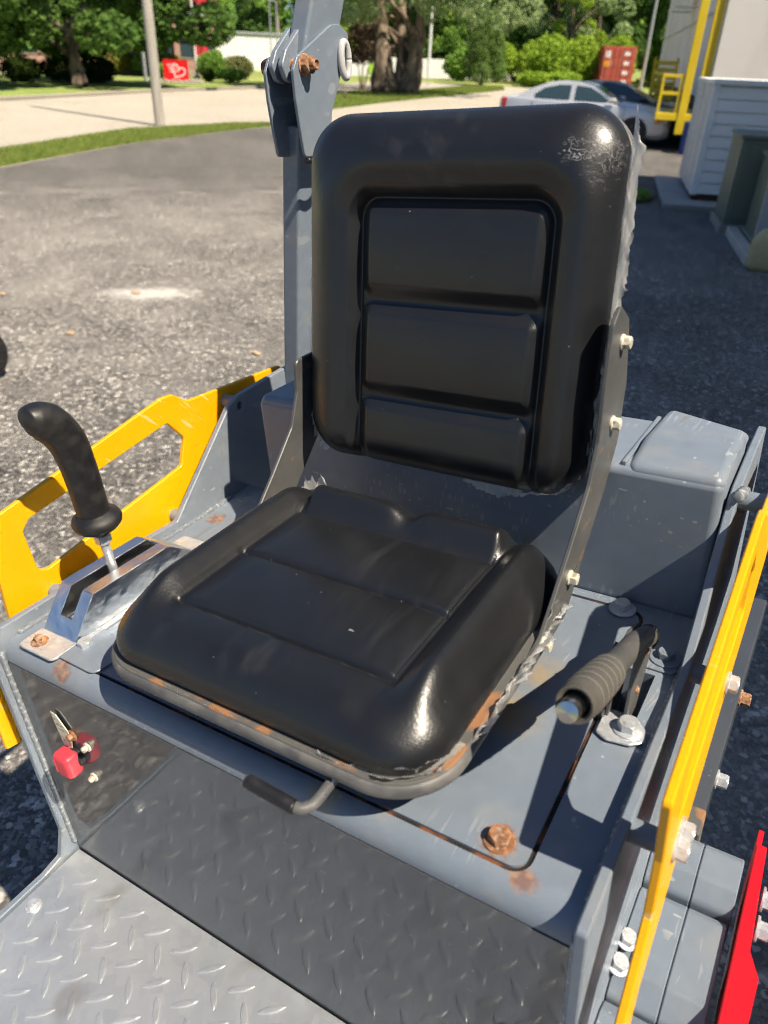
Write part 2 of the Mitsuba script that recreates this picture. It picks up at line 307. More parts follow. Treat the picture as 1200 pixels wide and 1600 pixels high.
mat('film', {'type': 'principledthin', 'base_color': rgb(0.90, 0.90, 0.87), 'roughness': 0.13, 'spec_trans': 0.50, 'diff_trans': 0.8, 'eta': 1.4}, two=False)
mat('lip_steel', pri(proc(lambda p, n, uv: mix((0.085, 0.085, 0.080), (0.30, 0.14, 0.055), smoothstep(0.62, 0.78, fbm(p.x * 34, p.y * 34, p.z * 34, 4) + 0.16 * smoothstep(-.62, -.35, p.x)) * 0.8)), 0.7))
mat('white_ring', pri((0.45, 0.45, 0.44), 0.5))
mat('pale_rubber', pri((0.125, 0.12, 0.108), 0.75))
mat('black_void', pri((0.006, 0.006, 0.007), 0.8))
# ------------------------------------------------------------------ the machine
tag('mini_excavator', 'grey compact digger with black operator seat and yellow side guards', 'mini excavator')
XL, XR = -0.985, -0.100          # inner faces of the two side plates
ZT, ZF, YF, YH = 0.960, 0.500, 0.430, 0.950

# seat box: front plate, rolled edge and top deck, with a groove round the bolted panel and a slot for the brake
arc = [(YF + .03 - .03 * math.cos(a), ZT - .03 + .03 * math.sin(a)) for a in np.linspace(0, math.pi / 2, 14)]
prof = m3.CrossSection([[(YF, ZF - .02)] + [(YH + .05, ZF - .02), (YH + .05, ZT)] + arc[::-1]], m3.FillRule.NonZero)
body = prof.extrude(XR - XL).transform([[0, 0, 1, XL], [1, 0, 0, 0], [0, 1, 0, 0]])
PANEL = rpoly([(-.895, .458), (-.166, .458), (-.176, .93), (-.885, .93)], .018)
def xs(poly): return m3.CrossSection([np.array(poly.exterior.coords)[:-1][::-1].tolist() if not poly.exterior.is_ccw else np.array(poly.exterior.coords)[:-1].tolist()])
groove = (xs(PANEL.buffer(.0030)) - xs(PANEL.buffer(-.0030))).extrude(.03).translate((0, 0, ZT - .010))
slot = m3.Manifold.cube((.040, .105, .1)).translate((-.168, .702, ZT - .09))
deck = body - groove - slot
dk = tm(deck)
fz = dk.triangles_center
isfront = (fz[:, 1] < YF + 1e-3) & (fz[:, 2] < ZT - .031)
def sub(m, mask):
    s = m.submesh([np.nonzero(mask)[0]], append=True, repair=False); return s
mach('seat_box', sub(dk, ~isfront), 'grey_paint', 35)
mach('seat_box__front_panel', bx(XL + .001, XR - .001, YF - .0015, YF + .004, ZF - .015, ZT - .0315), 'gloss_paint', False, 'glossy dark grey front panel mirroring the floor plate')
mach('seat_box__panel_gap', plate(PANEL.buffer(.0028).difference(PANEL.buffer(-.0028)), 2, ZT - .0098, ZT - .0035, .0003), 'dark_rust', 30, 'rusty gap round the bolted deck panel')
tabs = [(-.863, .486), (-.203, .484), (-.212, .905), (-.85, .905)]
mach('seat_box__deck_bolt', bolt((-.863, .488, ZT), r=.0105, h=.009), 'zinc')
mach('seat_box__deck_bolt', bolt((-.203, .482, ZT), r=.0125, h=.010, washer=1.35, spin=.9), 'rust', 30, 'rusty bolt head near the panel corner')
mach('seat_box__deck_bolt', bolt((-.206, .925, ZT + .002), r=.0115, h=.011, washer=1.7), 'zinc')
mach('seat_box__front_lug', plate(rpoly([(-.895, .452), (-.80, .45), (-.79, .52), (-.885, .53)], .014), 2, ZT + .0005, ZT + .004, .001), 'grey_paint')

# floor plate with raised treads
FP = Polygon([(XL + .003, -.15), (XR - .004, -.15), (XR - .004, YF - .0035), (XL + .003, YF - .0035)])
mach('floor_plate', plate(FP, 2, ZF - .006, ZF, .001), 'galvanised', 30, 'galvanised floor plate with raised lozenge treads')
def tread(cx, cy, ang, L=.0215, w=.0054, h=.0026):
    t = np.linspace(-1, 1, 15); wd = w * (1 - t ** 2); rows = []
    for f, z in ((1.0, -0.0004), (0.80, h * .75), (0.0, h), (-0.80, h * .75), (-1.0, -0.0004)):
        zz = z * np.clip((1 - t ** 2) * 2.2, 0, 1) if z > 0 else np.full(len(t), z)
        rows.append(np.column_stack([t * L, f * wd, zz]))
    V = np.vstack(rows); k = len(t); F = []
    for r in range(4):
        for i in range(k - 1):
            a, b = r * k + i, (r + 1) * k + i; F += [(a, b, a + 1), (a + 1, b, b + 1)]
    c, s = math.cos(ang), math.sin(ang); V = V @ np.array([[c, s, 0], [-s, c, 0], [0, 0, 1]]); V += (cx, cy, ZF)
    return trimesh.Trimesh(V, F, process=False)
n_t = 0
for i in range(16):
    for j in range(9):
        for ox, oy, ang in ((0, 0, .72), (.0297, -.0277, -.83)):
            x, y = -.9780 + i * .0587 + ox, .3876 - j * .0580 + oy
            if x < XL + .02 or x > XR - .05 or y < -.05 or y > YF - .012: continue
            if n_t < 300:
                mach('floor_plate__tread', tread(x, y, ang + .03 * rng.standard_normal()), 'galvanised', 40); n_t += 1
mach('floor_plate__floor_bolt', bolt((-.958, .315, ZF), r=.009, h=.006, washer=1.5), 'zinc')

# side plates: thick steel, low beside the deck, rising to a gusset at the hood
SP = rpoly([(-.15, .36), (1.22, .36), (1.22, 1.158), (1.15, 1.158), (1.012, 1.150), (.978, 1.138), (.80, .978), (.68, .982), (.412, .985),
            (.412, .56), (.395, .512), (.36, .505), (-.15, .505)], .006, 5)
hole = Point(1.008, 1.128).buffer(.0085, quad_segs=10)
mach('side_plate', plate(SP.difference(hole), 0, XL - .012, XL, .0018), 'grey_paint', 30, 'grey side plate with gusset beside the control lever')
mach('side_plate', plate(SP.difference(hole), 0, XR, XR + .012, .0018), 'grey_paint', 30, 'grey side plate beside the parking brake')
mach('side_plate__weld_bead', weld([(XL + .001, YF - .004, .52), (XL + .001, YF - .004, .95)], .0045, 1), 'weld_paint', True)
mach('side_plate__weld_bead', weld([(XL + .002, .46, ZT + .001), (XL + .002, .94, ZT + .001)], .0045, 2), 'weld_paint', True)
mach('side_plate_001__weld_bead', weld([(XR - .001, YF - .004, .52), (XR - .001, YF - .004, .95)], .0045, 3), 'weld_paint', True)
mach('side_plate_001__weld_bead', weld([(XR - .002, .46, ZT + .001), (XR - .002, .94, ZT + .001)], .0035, 4), 'weld_paint', True)
mach('side_plate_001__weld_bead', weld([(XR + .014, .97, 1.155), (XR + .016, 1.02, 1.14), (XR + .014, 1.03, 1.105)], .006, 5), 'weld_paint', True)

# hood behind the seat: low middle, raised ends
mach('rear_hood', bx(-.885, XR - .003, YH, 1.135, .955, 1.177, .012, 28), 'grey_paint', 40)
mach('rear_hood__raised_end', bx(-.884, -.775, YH + .002, 1.16, 1.0, 1.184, .014, 28), 'grey_paint', 40)
pod = tm(m3.Manifold.batch_hull([m3.Manifold.sphere(.013, 28).translate(p) for p in
      ((-.216, .9655, .970), (-.116, .9655, .970), (-.216, .9655, 1.171), (-.116, .9655, 1.171), (-.216, 1.03, 1.1815), (-.116, 1.03, 1.1815), (-.214, 1.155, 1.173), (-.116, 1.118, 1.173), (-.214, 1.155, .970), (-.116, 1.118, .970))]))
mach('rear_hood__raised_end', pod, 'grey_paint', 40, 'raised box at the hood end nearest the brake')
mach('rear_hood__rear_ledge', bx(-.20, XR - .006, 1.10, 1.19, .98, 1.158, .010, 16), 'grey_paint', 40)
mach('rear_hood__seam_strip', beam((-.2345, .958, 1.178), (-.2325, 1.140, 1.176), .006, .010, .001), 'grey_paint')

# yellow guards outside the side plates
GP = [(.468, 1.120), (.86, 1.190), (.885, 1.188), (.918, 1.164), (1.185, 1.148), (1.20, 1.132), (1.12, .985), (1.02, .955), (.80, .922), (.60, .878), (.480, .835), (.432, .742), (.398, .748), (.404, .87), (.476, .955), (.482, 1.03)]
GH = [(.545, 1.012), (.560, 1.004), (.872, 1.050), (.892, 1.100), (.860, 1.142), (.556, 1.100), (.541, 1.085)]
GUARD = rpoly(GP, .006, 5).difference(rpoly(GH, .010, 6))
for k, (x0, x1, side) in enumerate(((-1.036, -1.027, -1), (-.0545, -.0455, 1))):
    g = 'side_guard' if k == 0 else 'side_guard_001'
    mach('side_guard', plate(GUARD, 0, x0, x1, .0016), 'yellow_paint', 30, ('yellow steel guard behind the control lever', 'yellow steel guard seen edge-on by the brake')[k])
    for y, z in ((.559, .962), (1.012, 1.131), (.83, .965)):
        xa, xb = (XL - .012, x0) if k == 0 else (XR + .012, x0)
        lo, hi = min(xa, x1 if k == 0 else x0), max(xa, x1 if k == 0 else x0)
        mach(g + '__standoff', lathe([(0, lo), (.013, lo), (.013, hi), (0, hi)], 22, (1, 0, 0), (0, y, z)), 'grey_paint', 40)
        if k == 0: mach(g + '__guard_bolt', lathe([(0, 0), (.011, 0), (.011, .004), (.008, .008), (0, .009)], 18, (1, 0, 0), (x1, y, z)), 'worn_steel', 40)
        else: mach(g + '__guard_bolt', bolt((x1, y, z), (1, 0, 0), .0115, .011, 1.3), 'zinc')
mach('side_guard_001__guard_bolt', bolt((-.0455, .58, .905 + .06), (1, 0, 0), .0115, .011, 1.3), 'zinc')

# beam, boxes and red bar low on the brake side
mach('chassis_beam', bx(-.088, -.041, .88, 1.56, .55, .62, .004, 12), 'gloss_paint', 40, 'grey beam with rusty end below the yellow guard')
mach('chassis_beam__rusty_end', bx(-.089, -.040, .876, .93, .549, .621, .004, 12), 'lip_steel', 40)
for y, m_ in ((1.02, 'zinc'), (1.24, 'rust')):
    mach('chassis_beam__beam_bolt', bolt((-.041, y, .60), (1, 0, 0), .013, .016, 1.3), m_)
def prof_x(pts, x0, x1, r, c=.0015): return plate(rpoly(pts, r, 8), 0, x0, x1, c)
blk = [(.545, .50), (.700, .50), (.700, .690), (.685, .701), (.575, .701), (.545, .678)]
tub = [(.703, .60), (.795, .60), (.795, .705), (.775, .722), (.728, .722), (.703, .700)]
mach('swing_block', prof_x(blk, -.087, -.0272, .012), 'grey_paint', 30, 'grey welded block outside the brake-side plate')
mach('swing_block__outer_half', prof_x(blk, -.0262, .022, .012), 'grey_paint', 30)
mach('swing_block__cross_tube', prof_x(tub, -.087, -.0272, .014), 'grey_paint', 30)
mach('swing_block__cross_tube', prof_x(tub, -.0262, .024, .014), 'grey_paint', 30)
mach('swing_block__foot', prof_x([(.30, .48), (.543, .48), (.543, .672), (.52, .690), (.33, .690), (.30, .66)], -.087, .022, .012), 'grey_paint', 30)
mach('swing_block__rounded_rib', tube([(-.066, .575, .699), (-.066, .685, .699)], .007, 16), 'grey_paint', 40)
for y in (.60, .565): mach('swing_block__block_bolt', bolt((-.082, y, .715), (.3, 0, 1), .011, .009, 1.3), 'zinc')
mach('swing_block__block_bolt', bolt((-.075, .752, .722), (0, 0, 1), .012, .012, 1.3), 'zinc')
red = rpoly([(.033, .815), (.046, .815), (.050, .655), (.064, .625), (.060, .52), (.045, .40), (.033, .40)], .002, 3)
mach('red_bar', plate(red, 2, .700, .722, .0015), 'red_paint', 30, 'bright red bar with a stepped edge beside the grey block')
mach('red_bar__red_web', bx(.033, .040, .42, .86, .56, .699, .001), 'red_paint', False)
for y in (.745, .70): mach('red_bar__bar_bolt', bolt((.052, y, .705), (1, 0, 0), .012, .012, 1.35), 'zinc')
mach('lower_frame', bx(-.92, -.14, -.1, 1.55, .30, .478, .02, 16), 'grey_paint', 40)
mach('counterweight', bx(-.96, -.090, 1.225, 1.54, .42, .615, .03, 16), 'grey_paint', 40)
mach('slew_ring', lathe([(0, .18), (.30, .18), (.30, .30), (0, .30)], 40, (0, 0, 1), (-.54, .75, 0)), 'grey_paint', 40)
for k, x0 in enumerate((-1.0, -.30)):
    pr = Polygon([(.05, -.10), (1.45, -.10)]).buffer(0) if False else None
    st = sbox(.15, -.27, 1.35, -.265).buffer(.20, quad_segs=14)
    mach('crawler_track', plate(st, 0, x0, x0 + .22, .012), 'rubber', 40)
    L = np.array(st.exterior.coords)
    for q in np.linspace(0, st.exterior.length, 44, endpoint=False):
        a = np.array(st.exterior.interpolate(q).coords[0]); b = np.array(st.exterior.interpolate(q + .01).coords[0]); t = (b - a) / np.linalg.norm(b - a); nn = np.array([t[1], -t[0]])
        m = chbox(0, .214, -.018, .018, -.01, .02, .004); V = m.vertices.copy()
        m.vertices = np.column_stack([x0 + .003 + V[:, 0], a[0] + t[0] * V[:, 1] - nn[0] * V[:, 2], a[1] + t[1] * V[:, 1] - nn[1] * V[:, 2]])
        m.fix_normals(); mach(('crawler_track' if k == 0 else 'crawler_track_001') + '__track_lug', m, 'rubber', False)
mach('track_frame', bx(-1.0, -.08, .35, 1.15, -.32, .19, .02, 12), 'grey_paint', 40)

# ------------------------------------------------------------------ the seat
CX, CY, CZ = -.5035, .6465, 1.039
def cush_top(x, y):
    v = y + .2115
    return .047 + .010 * ss(-.03, .10, v) - .004 * ss(.25, .42, v) + 0 * x
def cush_feat(x, y, d):
    v = y + .2115; ax = np.abs(x); h = 0
    rail = np.where(ax > .158, np.exp(-((ax - .197) / .024) ** 2), 0.0) * ss(.02, .11, v) * ss(.442, .345, v) * .0235
    inner = ss(.172, .150, ax)
    crease = -.0060 * np.exp(-((ax - .163) / .006) ** 2) * ss(.05, .10, v) * ss(.425, .39, v)
    pan = .0065 * (np.clip(np.sin(np.pi * np.clip((v - .080) / .127, 0, 1)), 0, 1) ** .5 + np.clip(np.sin(np.pi * np.clip((v - .207) / .128, 0, 1)), 0, 1) ** .5 + np.sqrt(np.clip((.080 - v) / .07, 0, 1)))
    gro = -.0070 * (np.exp(-((v - .080) / .0045) ** 2) + np.exp(-((v - .207) / .0045) ** 2) + .5 * np.exp(-((v - .335) / .006) ** 2))
    val = np.exp(-((x - .012) / .022) ** 2)
    lum = (.030 * ss(.338, .372, v) - .014 * ss(.375, .42, v)) * (1 - .55 * val) - .0015
    lum = np.where(v > .335, lum, 0)
    h = rail + crease + inner * (pan * ss(.158, .120, ax) + gro + lum)
    return h * ss(-.002, .03, d) if np.isscalar(d) else h
cm = pad(.2405, .2150, .070, .050, .012, cush_top, cush_feat, ns=130, ni=150)
cm.vertices += (CX, CY, CZ)
mach('seat__cushion', cm, 'vinyl', True, 'black vinyl seat cushion with side rolls and cross seams')
# pressed steel pan with a rubber edging strip
ring = rrect_ring(.248, .2215, .078, 0, 20, 14)
pan_out = Polygon(ring + (CX, CY + .001))
mach('seat', plate(pan_out.buffer(-.004), 2, 1.008, 1.034, .004), 'dark_rust', 30, 'black operator seat with torn protective film')
P = np.vstack([ring, ring[:1]]) + (CX, CY + .001)
trim = tube(np.column_stack([P, np.full(len(P), 1.029)])[:, :], .0088, 16, sx=.68, sy=1.08, cap=False)
mach('seat__edge_trim', trim, 'trim_rubber', True, 'grey rubber edging round the seat pan')
mach('seat__pan_lip', plate(pan_out.buffer(.0005).difference(pan_out.buffer(-.012)), 2, 1.0335, 1.0405, .001), 'lip_steel', 30, 'rusty lip of the seat pan')
for x0 in (-.68, -.42): mach('seat__slide_rail', bx(x0, x0 + .045, .52, .86, ZT + .0005, 1.010, .004, 10), 'black_void', 40)
# backrest, leaning back
BX, BZ, BY, LEAN = -.5030, 1.139, .8655, .171
bn = np.array([0, -math.cos(LEAN), math.sin(LEAN)]); bw = np.array([0, math.sin(LEAN), math.cos(LEAN)])
BH = .2480
def back_top(x, y): return .058 + 0 * x + .010 * (1 - (x / .24) ** 2)
def back_feat(x, y, d):
    q = y + BH - .016
    s = sdr(x, q, .017, .1365, .1455, .2385, .034)
    rec = ss(.014, -.006, s)
    bor = .010 * np.exp(-((s - .042) / .028) ** 2)
    h = bor - .0135 * rec
    for q0, q1, bulge in ((.2385, .3685, .0), (.1000, .2325, .0), (-.10, .0940, .0)):
        sp = sdr(x, q, .0195, (q0 + q1) / 2, .1400, (q1 - q0) / 2, .020)
        up = ss(.003, -.020, sp); mid = np.clip(1 - ((q - (q0 + q1) / 2) / ((q1 - q0) / 2)) ** 2, 0, 1)
        h = h + rec * up * (.0085 + .0055 * mid ** .7)
    seam = np.exp(-((s + .004) / .0035) ** 2) * -.003
    return h + seam * ss(-.02, .06, q)
bm = pad(.2320, BH, .070, .050, .014, back_top, back_feat, ns=130, ni=150)
V = bm.vertices.copy()
bm.vertices = np.array([BX, BY, BZ]) + V[:, :1] * (1, 0, 0) + (V[:, 1:2] + BH) * bw + (V[:, 2:] - .068) * bn
mach('seat__backrest', bm, 'vinyl', True, 'black vinyl backrest with three sunken pads')
bring = rrect_ring(.230, BH - .001, .070, 0, 20, 14)
shell = plate(Polygon(bring), 2, -.100, -.060, .012); V = shell.vertices.copy()
shell.vertices = np.array([BX, BY, BZ]) + V[:, :1] * (1, 0, 0) + (V[:, 1:2] + BH) * bw + V[:, 2:] * bn
mach('seat__back_shell', shell, 'trim_rubber', 30)
# bent side arms
ARM = rpoly([(.905, 1.385), (.930, 1.402), (.972, 1.375), (.990, 1.285), (.975, 1.205), (.932, 1.150), (.860, 1.085), (.800, 1.022), (.60, 1.012), (.60, 1.030), (.71, 1.046), (.745, 1.075), (.800, 1.125), (.862, 1.185), (.885, 1.235), (.892, 1.31)], .012, 6)
for k, (x0, x1) in enumerate(((-.2560, -.2500), (-.7420, -.7360))):
    mach('seat__side_arm', plate(ARM if k == 0 else ARM.intersection(sbox(0, 0, 2, 1.285)).buffer(-.01).buffer(.01), 0, x0, x1, .0012), 'worn_steel', 30, ('worn steel seat arm with pale bolts', 'worn steel seat arm facing the control lever')[k])
for y, z in ((.945, 1.352), (.934, 1.246), (.800, 1.082), (.712, 1.036)):
    if z > 1.3: mach('seat__arm_bolt', bolt((-.2500, y, z), (1, 0, 0), .0085, .009, 1.2, spin=.4), 'pale_zinc'); continue
    mach('seat__arm_bolt', bolt((-.2500, y, z), (1, 0, 0), .0085, .009, 1.2, spin=rng.random()), 'pale_zinc')
    mach('seat__arm_bolt', bolt((-.7420, y, z), (-1, 0, 0), .0085, .009, 1.2), 'pale_zinc')
# sliding lever under the front edge
lev = curve([(-.372, .47, 1.000), (-.372, .430, 1.010), (-.372, .400, 1.010), (-.376, .388, 1.010), (-.390, .380, 1.012), (-.45, .379, 1.018)], 40)
mach('seat__slide_lever', tube(lev, .0062, 14), 'trim_rubber', True, 'bent lever with black sleeve below the seat front')
mach('seat__lever_sleeve', tube([(-.386, .3805, 1.0115), (-.388, .380, 1.0118), (-.44, .379, 1.0175), (-.447, .379, 1.018), (-.450, .379, 1.018)], [.0070, .0080, .0080, .0076, .004], 18), 'rubber', True)
# torn scraps of protective film along the edges
def film(path, wdir, w0, seed, flare=(0, 0, 0), crumple=.006):
    g = np.random.default_rng(seed); P = curve(path, 46); n = len(P); wd = np.asarray(wdir, float); rows = []
    k = 7; kn = np.arange(0, n + 5, 5); j = g.integers(0, 3, n)
    jag = w0 * (0.25 + .75 * np.interp(np.arange(n), kn, g.random(len(kn))) + .07 * g.standard_normal(n)) * np.minimum(1, np.minimum(np.arange(n) + .3, n - .7 - np.arange(n)) / 4)
    wob = np.stack([np.interp(np.arange(n), kn, g.standard_normal(len(kn))) for _ in range(3)], 1); wob2 = np.stack([np.interp(np.arange(n), np.arange(0, n + 3, 3), g.standard_normal(len(np.arange(0, n + 3, 3)))) for _ in range(3)], 1)
    for i in range(k):
        f = i / (k - 1)
        rows.append(P + wd * (jag[:, None] * f) + np.asarray(flare) * (f * f) + crumple * f * .55 * (wob * math.sin(2.2 * f + .5) + .55 * wob2 * math.cos(5 * f)))
    V = np.vstack(rows); F = []
    for i in range(k - 1):
        for j in range(n - 1):
            a, b = i * n + j, (i + 1) * n + j; F += [(a, b, a + 1), (a + 1, b, b + 1)]
    return trimesh.Trimesh(V, F, process=False)
def onback(x, q, n): return np.array([x, BY, BZ]) + (q * 1.04 + (.012 if q > .05 else 0)) * bw + n * bn
def scrap(m, lab='torn clear film'): mach('seat__film_scrap', m, 'film', 40, lab)
scrap(film([onback(-.2710, q, -.052) for q in (.44, .36, .28, .20)], (1, .1, .0), .015, 3, crumple=.004), 'torn clear film down the backrest side')
scrap(film([onback(-.2710, q, -.050) for q in (.38, .30, .22, .14)], (.9, -.5, .1), .012, 4, crumple=.004))
scrap(film([onback(-.2705, q, -.052) for q in (.22, .15, .08, .03)], (.6, -.9, .0), .010, 5))
scrap(film([onback(x, q, -.045) for x, q in ((-.272, .085), (-.279, .045), (-.299, .012), (-.334, -.001), (-.364, -.003))], (0, -.7, .7), .016, 6), 'torn clear film at the lower backrest corner')
scrap(film([onback(-.2715, q, -.046) for q in (.46, .42, .37, .33)], (.9, -.3, .1), .011, 21, crumple=.003))
scrap(film([onback(-.2715, q, -.060) for q in (.34, .29, .25, .21)], (1, .1, -.1), .016, 22, crumple=.005))
scrap(film([onback(-.2712, q, -.047) for q in (.20, .16, .11, .06)], (.5, -.8, 0), .012, 23, crumple=.007))
scrap(film([(-.254, .70, 1.040), (-.2535, .64, 1.038), (-.253, .58, 1.037), (-.256, .52, 1.037)], (.5, -.2, .9), .020, 24, crumple=.007))
scrap(film([(-.30, .447, 1.038), (-.35, .432, 1.038), (-.40, .429, 1.037)], (0, -.25, .9), .014, 25, crumple=.004))
scrap(film([(-.262, .505, 1.038), (-.272, .470, 1.038), (-.295, .446, 1.038), (-.33, .434, 1.038)], (.35, -.55, .75), .020, 31, crumple=.005))
scrap(film([(-.256, .80, 1.045), (-.2555, .73, 1.042), (-.255, .66, 1.040)], (.9, -.2, .3), .022, 32, crumple=.008))
scrap(film([onback(-.2715, q, -.040) for q in (.13, .10, .06, .03)], (.3, -1, .3), .016, 33, crumple=.006))
scrap(film([onback(x, q, -.030) for x, q in ((-.285, .03), (-.305, .012), (-.335, .003))], (.2, -.9, .6), .022, 34, crumple=.005))
scrap(film([(-.50, .428, 1.038), (-.57, .428, 1.038), (-.66, .436, 1.038)], (0, -.25, .8), .006, 26, crumple=.002))
scrap(film([onback(x, q, -.055) for x, q in ((-.36, 0), (-.42, -.002), (-.46, -.003))], (0, -.2, -1), .022, 7))
scrap(film([onback(-.7355, q, -.05) for q in (.33, .24, .15, .06)], (-1, -.4, 0), .012, 8))
scrap(film([onback(x, q, -.045) for x, q in ((-.733, .07), (-.724, .03), (-.704, .008))], (-.2, -.6, -.9), .020, 9))
scrap(film([(-.735, .86, 1.06), (-.72, .872, 1.07), (-.69, .874, 1.075)], (-.1, .1, 1), .030, 10))
scrap(film([(-.748, .70, 1.045), (-.748, .78, 1.050), (-.747, .86, 1.065)], (-.25, .25, .9), .028, 11))
scrap(film([(-.258, .84, 1.06), (-.258, .78, 1.05), (-.257, .72, 1.045)], (.35, 0, 1), .030, 12))
scrap(film([(-.255, .76, 1.04), (-.254, .70, 1.038), (-.253, .62, 1.036)], (.85, -.1, .5), .026, 13), 'torn clear film along the cushion side')
scrap(film([(-.254, .64, 1.036), (-.253, .58, 1.036), (-.253, .53, 1.036)], (.6, -.1, .6), .018, 14))
scrap(film([(-.258, .515, 1.040), (-.268, .478, 1.040), (-.295, .448, 1.040), (-.33, .436, 1.040)], (.15, -.3, 1), .022, 15, crumple=.003), 'torn clear film at the cushion front corner')
scrap(film([(-.362, .436, 1.036), (-.370, .435, 1.036)], (.0, -.5, -.9), .030, 16))
scrap(film([(-.735, .50, 1.040), (-.728, .462, 1.040), (-.700, .443, 1.040), (-.66, .437, 1.040)], (-.1, -.2, 1), .009, 17, crumple=.002))

# ------------------------------------------------------------------ control lever in its zinc gate
KX = -.915
prf = [(.455, 1.0), (.478, 1.0)]
gate = Polygon([(.486, .9665), (.533, 1.020), (.683, 1.018), (.745, .972), (.745, .9635), (.486, .9635)])
def gate_shell():
    """a folded channel: sloped ends, flat top with a long slot, two side walls"""
    t = .003; x0, x1 = KX - .037, KX + .037; parts = []
    for a, b in ((x0, x0 + t), (x1 - t, x1)): parts.append(plate(gate, 0, a, b, .0006))
    line = [(.486, .9665), (.533, 1.020), (.683, 1.018), (.745, .972)]
    for xa, xb, rng_ in ((x0, x0 + .024, None), (x1 - .024, x1, None)):
        for (ya, za), (yb, zb) in zip(line[:-1], line[1:]):
            parts.append(beam(((xa + xb) / 2, ya, za), ((xa + xb) / 2, yb, zb), xb - xa, t, .0005, up=(0, -(zb - za), yb - ya)))
    parts.append(beam((KX, .484, .9643), (KX, .503, .986), .074, t, .0005, up=(0, -.7, .6)))
    parts.append(beam((KX, .690, .0130 + 1.0), (KX, .745, .972), .074, t, .0005, up=(0, .6, .75)))
    return cat_(parts)
mach('lever_gate', gate_shell(), 'bright_zinc', 20, 'shiny zinc slotted gate of the control lever')
mach('lever_gate__foot', plate(rpoly([(-.957, .440), (-.876, .440), (-.876, .488), (-.957, .488)], .010), 2, ZT + .0005, ZT + .0045, .0008), 'zinc')
mach('lever_gate__foot', plate(rpoly([(-.957, .742), (-.876, .742), (-.876, .785), (-.957, .785)], .010), 2, ZT + .0005, ZT + .0045, .0008), 'zinc')
mach('lever_gate__side_flange', plate(sbox(-.878, .488, -.868, .742), 2, ZT + .0005, ZT + .0040, .0006), 'zinc')
mach('lever_gate__foot_bolt', bolt((-.930, .460, ZT + .0045), r=.0075, h=.007, washer=1.7), 'rust', 30, 'rusty bolt of the lever gate')
mach('lever_gate__inner_bar', beam((KX - .006, .515, .972), (KX - .006, .60, .978), .012, .006), 'pale_zinc')
mach('lever_gate__gate_floor', plate(sbox(KX - .033, .490, KX + .033, .735), 2, ZT + .0003, ZT + .002, .0003), 'black_void')
mach('control_lever', tube([(KX, .602, .965), (KX, .600, 1.02), (KX, .5965, 1.085)], .0072, 18), 'zinc', 40, 'black hooked control lever on a zinc rod')
mach('control_lever__lock_nut', bolt((KX, .5975, 1.066), (0, -.03, 1), .0125, .014, flange=False), 'zinc', 30, 'spotted lock nut below the grip')
mach('control_lever__sleeve', lathe([(0, 0), (.0105, 0), (.0105, .022), (0, .022)], 20, (0, -.05, 1), (KX, .5965, 1.080)), 'trim_rubber', 40)
gp = curve([(KX, .5960, 1.108), (KX, .5935, 1.135), (KX, .5925, 1.170), (KX, .5900, 1.205), (KX, .5850, 1.238), (KX, .573, 1.264), (KX, .558, 1.281), (KX, .542, 1.289), (KX, .530, 1.290)], 80)
tt = np.linspace(0, 1, len(gp))
gr = np.interp(tt, [0, .1, .35, .58, .72, .86, .94, .98, 1], [.0238, .0240, .0246, .0268, .0290, .0262, .0220, .0150, .002])
mach('control_lever__grip', tube(gp, gr, 36, sx=np.interp(tt, [0, .6, 1], [1, .95, .85]), sy=np.interp(tt, [0, .5, .8, 1], [1.0, 1.05, .92, .75])), 'rubber', True, 'black rubber hooked grip')
mach('control_lever__grip_collar', lathe([(.012, 1.094), (.030, 1.096), (.0358, 1.102), (.0376, 1.109), (.0350, 1.116), (.0290, 1.120), (.0235, 1.124), (.020, 1.126)], 48, (0, -.06, 1), (KX, .5965 + .066, 0)), 'rubber', True)

# ------------------------------------------------------------------ parking brake
BR = -.149
brk = curve([(BR + .002, .822, 1.008), (BR + .002, .800, 1.022), (BR, .76, 1.041), (BR, .70, 1.065), (BR, .64, 1.090)], 30)
mach('parking_brake', tube(brk, [.0138] * len(brk), 24, sx=1.0, sy=1.0), 'worn_steel', True, 'parking brake lever with ribbed grey grip and chrome button')
mach('parking_brake__tail', lathe([(0, -.014), (.008, -.012), (.0145, -.004), (.0155, .004), (.0150, .016)], 24, (0, -.55, .25), (BR + .002, .826, 1.006)), 'rubber', True)
g0, g1 = np.array([BR, .650, 1.0860]), np.array([BR, .522, 1.140]); L = np.linalg.norm(g1 - g0); gd = (g1 - g0) / L
pf = [(.0150, 0)]
for q in np.linspace(0, 1, 121):
    r = np.interp(q, [0, .06, .3, .62, .9, 1], [.0160, .0182, .0198, .0204, .0198, .0186])
    ph = (q * 6.5) % 1.0
    r += 0
    pf.append((r, q * L))
pf += [(.0160, L + .001), (.0138, L - .004)]
mach('parking_brake__grip', lathe(pf, 40, gd, g0), 'grip_rubber', True, 'ribbed grey rubber grip')
for q in (.14, .27, .40, .53, .66, .79):
    r = np.interp(q, [0, .06, .3, .62, .9, 1], [.0160, .0182, .0198, .0204, .0198, .0186])
    mach('parking_brake__grip_ring', lathe([(r - .001, q * L - .0016), (r + .0006, q * L - .0010), (r + .0006, q * L + .0010), (r - .001, q * L + .0016)], 36, gd, g0), 'pale_rubber', True)
mach('parking_brake__release_button', lathe([(.0112, -.02), (.0112, .020), (.0103, .0225), (.0, .0232)], 32, gd, g1), 'chrome', 30, 'chrome push button at the grip end')
